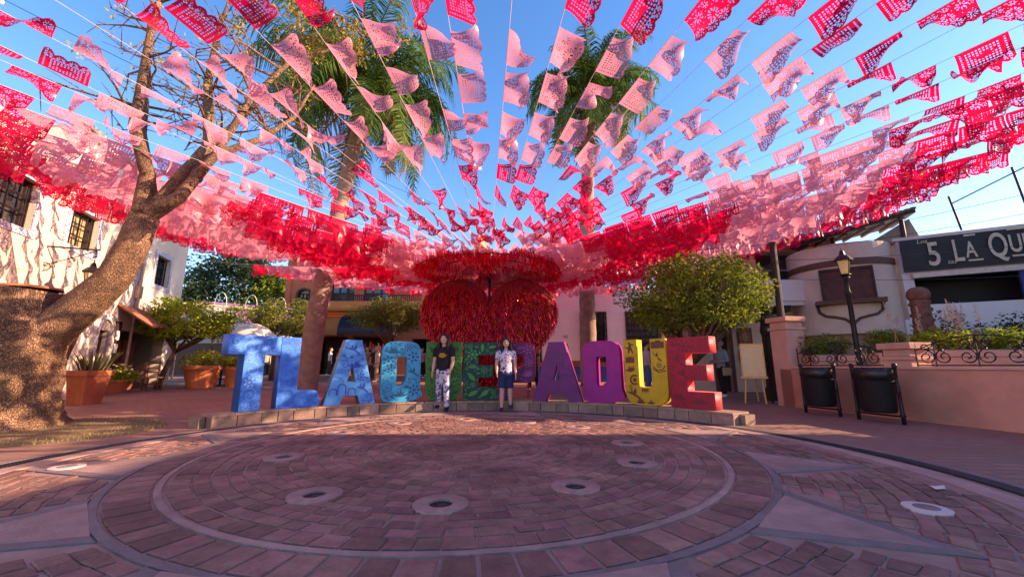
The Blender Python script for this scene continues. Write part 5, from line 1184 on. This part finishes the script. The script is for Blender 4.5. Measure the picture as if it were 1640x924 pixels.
# overhead wires
def wire(label, a, b, sag, r=.008, bulbs=0):
    a, b = Vector(a), Vector(b); t = thing('overhead_wire', label, 'wire', (0, 0, 0)); q = MB(); P = [a.lerp(b, k/14) - Vector((0, 0, sag*4*(k/14)*(1-k/14))) for k in range(15)]; q.tube([tuple(p) for p in P], r, 4); obj('cable', q, M_iron, t)
    for k in range(bulbs):
        f = (k+.5)/bulbs; i = min(13, int(f*14)); p = P[i].lerp(P[i+1], f*14-i); q = MB(); q.ell((p.x, p.y, p.z-.06), (.03, .03, .045), 8, 6); q.tube([tuple(p), (p.x, p.y, p.z-.03)], .014, 6); obj('bulb', q, mat('bulb_glass', (.7, .65, .6), .15, spec=.7), t)
wire('sagging wire of small bulbs above the left flags', (-10.5, 4.0, 7.6), (-1.0, 13.5, 5.9), .3, .006, 8)
wire('black wire from the timber post to the far left', (7.0, 10.35, 4.15), (-14, 21, 6.6), .35, .007)
for k, lb in enumerate(('topmost cable stretched over the tiled pergola to the restaurant roof', 'second cable below the topmost over the tiled pergola', 'sagging cable crossing in front of the dark banner', 'lowest cable running past the restaurant columns')):
    wire(lb, (7.0, 10.35, (4.1, 3.9, 3.7, 3.2)[k]), (19, 7.0, (6.6, 5.9, 4.5, 3.6)[k]), .25 + .05*k, .006)
# ---------------------------------------------------------------- people
def remesh(o, v, it=4):
    m = o.modifiers.new('remesh', 'REMESH'); m.mode = 'VOXEL'; m.voxel_size = v; m.use_smooth_shade = True
    s = o.modifiers.new('smooth', 'SMOOTH'); s.factor = .5; s.iterations = it
def person(label, loc, rz, h, skin, top, bot, hair, shoe, legs='trousers', sleeve='short', long_hair=False, stride=0., vox=.016, arms=(0, 0), group=None, bend=(0, 0)):
    t = thing('person', label, 'person', loc, rz, group); S = Matrix.Scale(h, 4); ms = mat('skin_%d' % int(skin[0]*100), skin, .55, .08, 12)
    lj = {}
    for s in (-1, 1):
        st = stride*s
        hip, knee, ank = Vector((s*.045, 0, .5)), Vector((s*.055, -.012 - st*.6, .28)), Vector((s*.062, .012 - st, .045 + (.03 if st < 0 else 0)))
        sh = Vector((s*.108, .004, .795)); k = 0 if s < 0 else 1; el = Vector((s*(.130 + .03*bend[k]), .015 - arms[k]*.1, .635)); wr = Vector((s*(.136 - .05*bend[k]), -.03 - arms[k]*.3 - .12*bend[k], .50 + .13*bend[k] + .05*arms[k])); lj[s] = (hip, knee, ank, sh, el, wr)
    b = MB()
    b.rings([(0,-.004,.872,.018,.02),(0,-.012,.880,.034,.040),(0,-.010,.895,.043,.052),(0,-.006,.925,.049,.060),(0,0,.950,.051,.064),(0,.003,.972,.046,.059),(0,.004,.990,.031,.041),(0,.004,.999,.009,.012)], 16)
    b.tube([(0, .008, .80), (0, .006, .885)], [.034, .030], 10); b.ell((0, -.066, .922), (.0085, .013, .014), 8, 6); b.ell((0, -.058, .899), (.016, .008, .006), 8, 5); b.ell((0, -.05, .882), (.02, .016, .012), 8, 5)
    for s in (-1, 1): b.ell((s*.051, .004, .928), (.008, .015, .02), 6, 6)
    b.rings([(0,0,.48,.075,.055),(0,0,.6,.07,.05),(0,0,.72,.082,.055),(0,0,.79,.085,.048),(0,.004,.825,.04,.036)], 12)
    for s in (-1, 1):
        hip, knee, ank, sh, el, wr = lj[s]
        b.tube([tuple(sh), tuple(sh.lerp(el, .5)), tuple(el), tuple(el.lerp(wr, .35)), tuple(wr)], [.031, .030, .024, .025, .016], 8)
        d = (wr-el).normalized(); pc = wr + d*.03; b.ell(tuple(pc), (.012, .022, .034), 8, 6)
        for j in range(4): f0 = wr + d*.05 + Vector((0, -.017 + .011*j, 0)); L_ = (.032, .040, .042, .036)[::-1][j]; b.tube([tuple(f0), tuple(f0 + d*L_*.5 + Vector((-s*.004, 0, 0))), tuple(f0 + d*L_ + Vector((-s*.012, -.002, 0)))], [.0062, .0058, .0045], 6)
        b.tube([tuple(wr + d*.018 + Vector((0, -.014, 0))), tuple(wr + d*.035 + Vector((-s*.006, -.032, 0))), tuple(wr + d*.056 + Vector((-s*.008, -.034, 0)))], [.0075, .007, .005], 6)
        b.tube([tuple(hip), tuple(hip.lerp(knee, .5)), tuple(knee), tuple(knee.lerp(ank, .35) + Vector((0, .008, 0))), tuple(ank)], [.052, .046, .034, .034, .021], 9); b.tube([tuple(ank), (ank.x, ank.y - .03, ank.z - .025)], [.022, .022], 8)
    q = MB(); q.add(b.v, b.f, S); body = obj('body', q, ms, t); remesh(body, vox*.55, 3)
    for s in (-1, 1):
        e = MB(); e.ell((s*.0195, -.0565, .936), (.0085, .005, .0045), 8, 5, S); obj('eye', e, M_dark, body); e = MB(); e.tube([(s*.010, -.059, .946), (s*.02, -.0605, .949), (s*.031, -.055, .946)], .0022, 5, True, S); obj('eyebrow', e, hair, body)
    e = MB(); e.tube([(-.014, -.0625, .900), (0, -.0668, .8975), (.014, -.0625, .900)], [.002, .0036, .002], 6, True, S); obj('mouth', e, mat('lips', (.40, .14, .12), .5), body)
    c = MB(); c.rings([(0,0,.50,.092,.066),(0,-.002,.56,.086,.063),(0,0,.64,.084,.061),(0,-.004,.72,.096,.068),(0,0,.775,.104,.066),(0,.002,.808,.088,.055),(0,.006,.828,.052,.044)], 18)
    for s in (-1, 1):
        hip, knee, ank, sh, el, wr = lj[s]
        if sleeve == 'short': e2 = sh.lerp(el, .62); c.tube([tuple(sh + Vector((-s*.03, 0, .004))), tuple(sh), tuple(e2)], [.040, .038, .038], 10)
        else: c.tube([tuple(sh + Vector((-s*.03, 0, .004))), tuple(sh), tuple(el), tuple(wr)], [.045, .042, .034, .025], 10)
    q = MB(); q.add(c.v, c.f, S); shirt = obj('shirt', q, top, t); remesh(shirt, vox*.7, 3)
    c = MB(); c.rings([(0,0,.445,.082,.06),(0,0,.49,.092,.068),(0,0,.53,.088,.064),(0,0,.56,.082,.06)], 16)
    if legs == 'skirt': c.rings([(0,0,.05,.13,.12),(0,0,.3,.105,.09),(0,0,.5,.09,.07),(0,0,.56,.078,.058)], 18)
    else:
        for s in (-1, 1):
            hip, knee, ank, *_ = lj[s]
            if legs == 'shorts': c.tube([tuple(hip + Vector((0, 0, .03))), tuple(hip.lerp(knee, .5)), tuple(hip.lerp(knee, .88))], [.056, .056, .058], 12)
            else: c.tube([tuple(hip + Vector((0, 0, .03))), tuple(hip.lerp(knee, .5)), tuple(knee), tuple(ank + Vector((0, .004, .012)))], [.056, .052, .043, .036], 12)
    q = MB(); q.add(c.v, c.f, S); tro = obj({'shorts': 'shorts', 'skirt': 'skirt'}.get(legs, 'trousers'), q, bot, t); remesh(tro, vox*.7, 3)
    for s in (-1, 1):
        ank = lj[s][2]; z0 = ank.z - .045; f = MB(); f.tube([(ank.x, ank.y + .035, z0 + .026), (ank.x, ank.y, z0 + .03), (ank.x + s*.006, ank.y - .055, z0 + .024), (ank.x + s*.01, ank.y - .095, z0 + .018)], [.022, .030, .028, .017], 9, True, None, .85); f.tube([(ank.x, ank.y + .012, z0 + .02), (ank.x, ank.y + .01, z0 + .062)], [.028, .026], 9)
        q = MB(); q.add([(x, y, max(z, z0)) for x, y, z in f.v], f.f, S); so = obj('shoe', q, shoe, t); remesh(so, vox*.6, 2)
    c = MB(); c.rings([(0,.022,.905,.042,.040),(0,.018,.935,.054,.054),(0,.010,.960,.058,.066),(0,.006,.985,.047,.058),(0,.006,1.002,.030,.038),(0,.006,1.009,.008,.01)], 16)
    if long_hair:
        for s in (-1, 1):
            c.tube([(s*.012, -.05, .993), (s*.042, -.040, .968), (s*.056, -.018, .93), (s*.062, -.022, .88), (s*.068, -.038, .83), (s*.066, -.052, .785 if long_hair > 1 else .84)], [.012, .018, .020, .022, .024, .010], 8); c.tube([(s*.04, .03, .95), (s*.058, .02, .9), (s*.07, .03, .84), (s*.06, .05, .77 if long_hair > 1 else .84)], [.026, .03, .034, .014], 8)
        c.tube([(0, .05, .96), (0, .06, .9), (0, .068, .83), (0, .075, .75 if long_hair > 1 else .84)], [.045, .05, .05, .02], 10, True, None, .6)
    q = MB(); q.add(c.v, c.f, S); ha = obj('hair', q, hair, t); remesh(ha, vox*.55, 2)
    return t
H_dark = mat('hair_dark', (.022, .014, .012), .5, .4, 30, .6, 60); H_brown = mat('hair_brown', (.09, .035, .018), .5, .3, 30); H_grey = mat('hair_grey', (.35, .30, .27), .6, .2, 30)
C = lambda n, c, r=.85: mat('cloth_' + n, c, r, .12, 9, .2, 30)
M_blk, M_wht, M_jean, M_navy = C('black', (.014, .013, .015)), C('white', (.70, .66, .66)), C('jeans', (.07, .12, .24)), C('navy', (.014, .03, .09))
P_tro = pattern_mat('printed_trousers', (.60, .56, .64), (.05, .06, .22), 13, .535, .575); P_shi = pattern_mat('printed_shirt', (.62, .56, .66), (.05, .045, .10), 16, .555, .575)
SK = (.60, .35, .25)
girl = person('child in black printed tee and floral white trousers before the green letter U', (-1.49, 8.86, 0), R(-6), 1.63, SK, M_blk, P_tro, H_dark, M_blk, long_hair=2, vox=.012, arms=(.0, .25), stride=.022, bend=(.0, .12))
q = MB(); rr = random.Random(3); ns = 26                       # yellow print on the chest
pts = [((.055 + .008*math.sin(5*a) + .006*math.sin(9*a+1))*math.cos(a), .714 + (.030 + .005*math.sin(7*a))*math.sin(a)) for a in [6.283*k/ns for k in range(ns)]]
def chest(x, z): return (x, -.004 - (.0685 + .006)*math.sqrt(max(.05, 1 - (x/.107)**2)), z)
q.v = [tuple(Vector(chest(0, .714))*1.63)] + [tuple(Vector(chest(x*.6, .714 + (z-.714)*.6))*1.63) for x, z in pts] + [tuple(Vector(chest(x, z))*1.63) for x, z in pts]
q.f = [(0, 1+k, 1+(k+1) % ns) for k in range(ns)] + [(1+k, 1+ns+k, 1+ns+(k+1) % ns, 1+(k+1) % ns) for k in range(ns)]
obj('chest_print', q, pattern_mat('gold_print', (.62, .33, .02), (.10, .03, .01), 38, .5, .56), girl)
person('child in white patterned shirt and navy shorts before the maroon letter P', (-.13, 8.86, 0), R(2), 1.54, SK, P_shi, M_navy, H_dark, M_navy, legs='shorts', long_hair=1, vox=.012, arms=(.2, .0), stride=-.018, bend=(.1, .0))
bg = 'people walking across the square'
tan, red, olive, brn, pnk, lav, gbl, crm = C('tan', (.36, .20, .11)), C('red', (.45, .03, .03)), C('olive', (.07, .06, .045)), C('brown', (.06, .03, .025)), C('rose', (.48, .22, .20)), C('lavender', (.42, .38, .50)), C('greyblue', (.25, .32, .38)), C('cream', (.55, .42, .30))
for a in ((-14.6, 24.1, 1.62, crm, M_blk, H_grey, 'trousers', .06, 40, 'passer-by in cream top and pale cap seen under the letter T'), (-14.1, 24.8, 1.72, M_wht, M_jean, H_dark, 'trousers', .05, 160, 'passer-by in white shirt and blue jeans seen beside the letter L'),
          (-12.0, 24.0, 1.66, M_blk, M_blk, H_brown, 'skirt', .0, 20, 'red-haired passer-by in a long black dress beside the palm trunk'), (-10.9, 24.3, 1.7, M_wht, olive, H_dark, 'trousers', .07, 120, 'passer-by in white shirt and olive trousers beyond the light blue A'),
          (-10.65, 25.0, 1.66, red, M_jean, H_dark, 'trousers', .05, 150, 'passer-by in red shirt just behind the white-shirted one'), (-8.0, 22.4, 1.7, tan, tan, H_brown, 'trousers', .03, -20, 'passer-by in tan clothes between the letters A and Q'), (-7.3, 21.6, 1.66, brn, brn, H_grey, 'skirt', 0, 30, 'passer-by in long dark brown dress between the letters A and Q'),
          (-5.0, 22.5, 1.64, pnk, M_blk, H_dark, 'trousers', .02, 10, 'passer-by in rose top and black trousers beside the turquoise Q'), (-6.3, 19.0, 1.66, crm, tan, H_grey, 'trousers', .04, -60, 'passer-by in cream jacket seen through the turquoise Q'), (1.75, 13.2, 1.6, M_blk, C('light_jeans', (.18, .28, .42)), H_brown, 'trousers', .02, 100, 'brown-haired passer-by in black shirt behind the purple A'),
          (4.45, 13.4, 1.66, lav, M_jean, H_dark, 'trousers', .05, 90, 'passer-by in lavender shirt seen through the yellow U'), (.75, 14.5, 1.7, M_blk, M_blk, H_dark, 'trousers', .06, 200, 'passer-by in black behind the maroon P'), (6.0, 14.2, 1.62, M_navy, M_jean, H_dark, 'trousers', .05, 210, 'passer-by in navy shirt and jeans behind the red E')):
    x, y, h, tp, bt, hr, lg, stv, az, lb = a
    person(lb, (x, y, zg(y)), R(az), h, SK, tp, bt, hr, M_wht if lg == 'trousers' else M_blk, legs=lg, stride=stv, vox=.026, long_hair=1 if lg == 'skirt' else 0, group=bg)
man = person('grey-haired man in blue shirt with shoulder bag beside the red letter E', (6.27, 12.2, .03), R(-75), 1.66, (.48, .26, .17), gbl, M_blk, H_grey, M_wht, sleeve='long', stride=.05, vox=.018, bend=(.9, .9))
q = MB(); q.tube([(-.1, -.11, 1.34), (-.02, -.135, 1.15), (.1, -.12, .95), (.2, .0, .82), (.16, .1, .95), (.02, .13, 1.2), (-.1, .06, 1.36)], .014, 6, True, None, .5)
bag = tag(obj('shoulder_bag', q, C('bag_tan', (.45, .30, .16))), 'tan shoulder bag strap and pouch worn by the man in blue', 'bag'); bag.location = man.location; bag.rotation_euler = man.rotation_euler
q = MB(); q.box(.17, .25, -.14, .14, .62, .86); bevel(obj('pouch', q, C('bag_tan', (.45, .30, .16)), bag), .03)
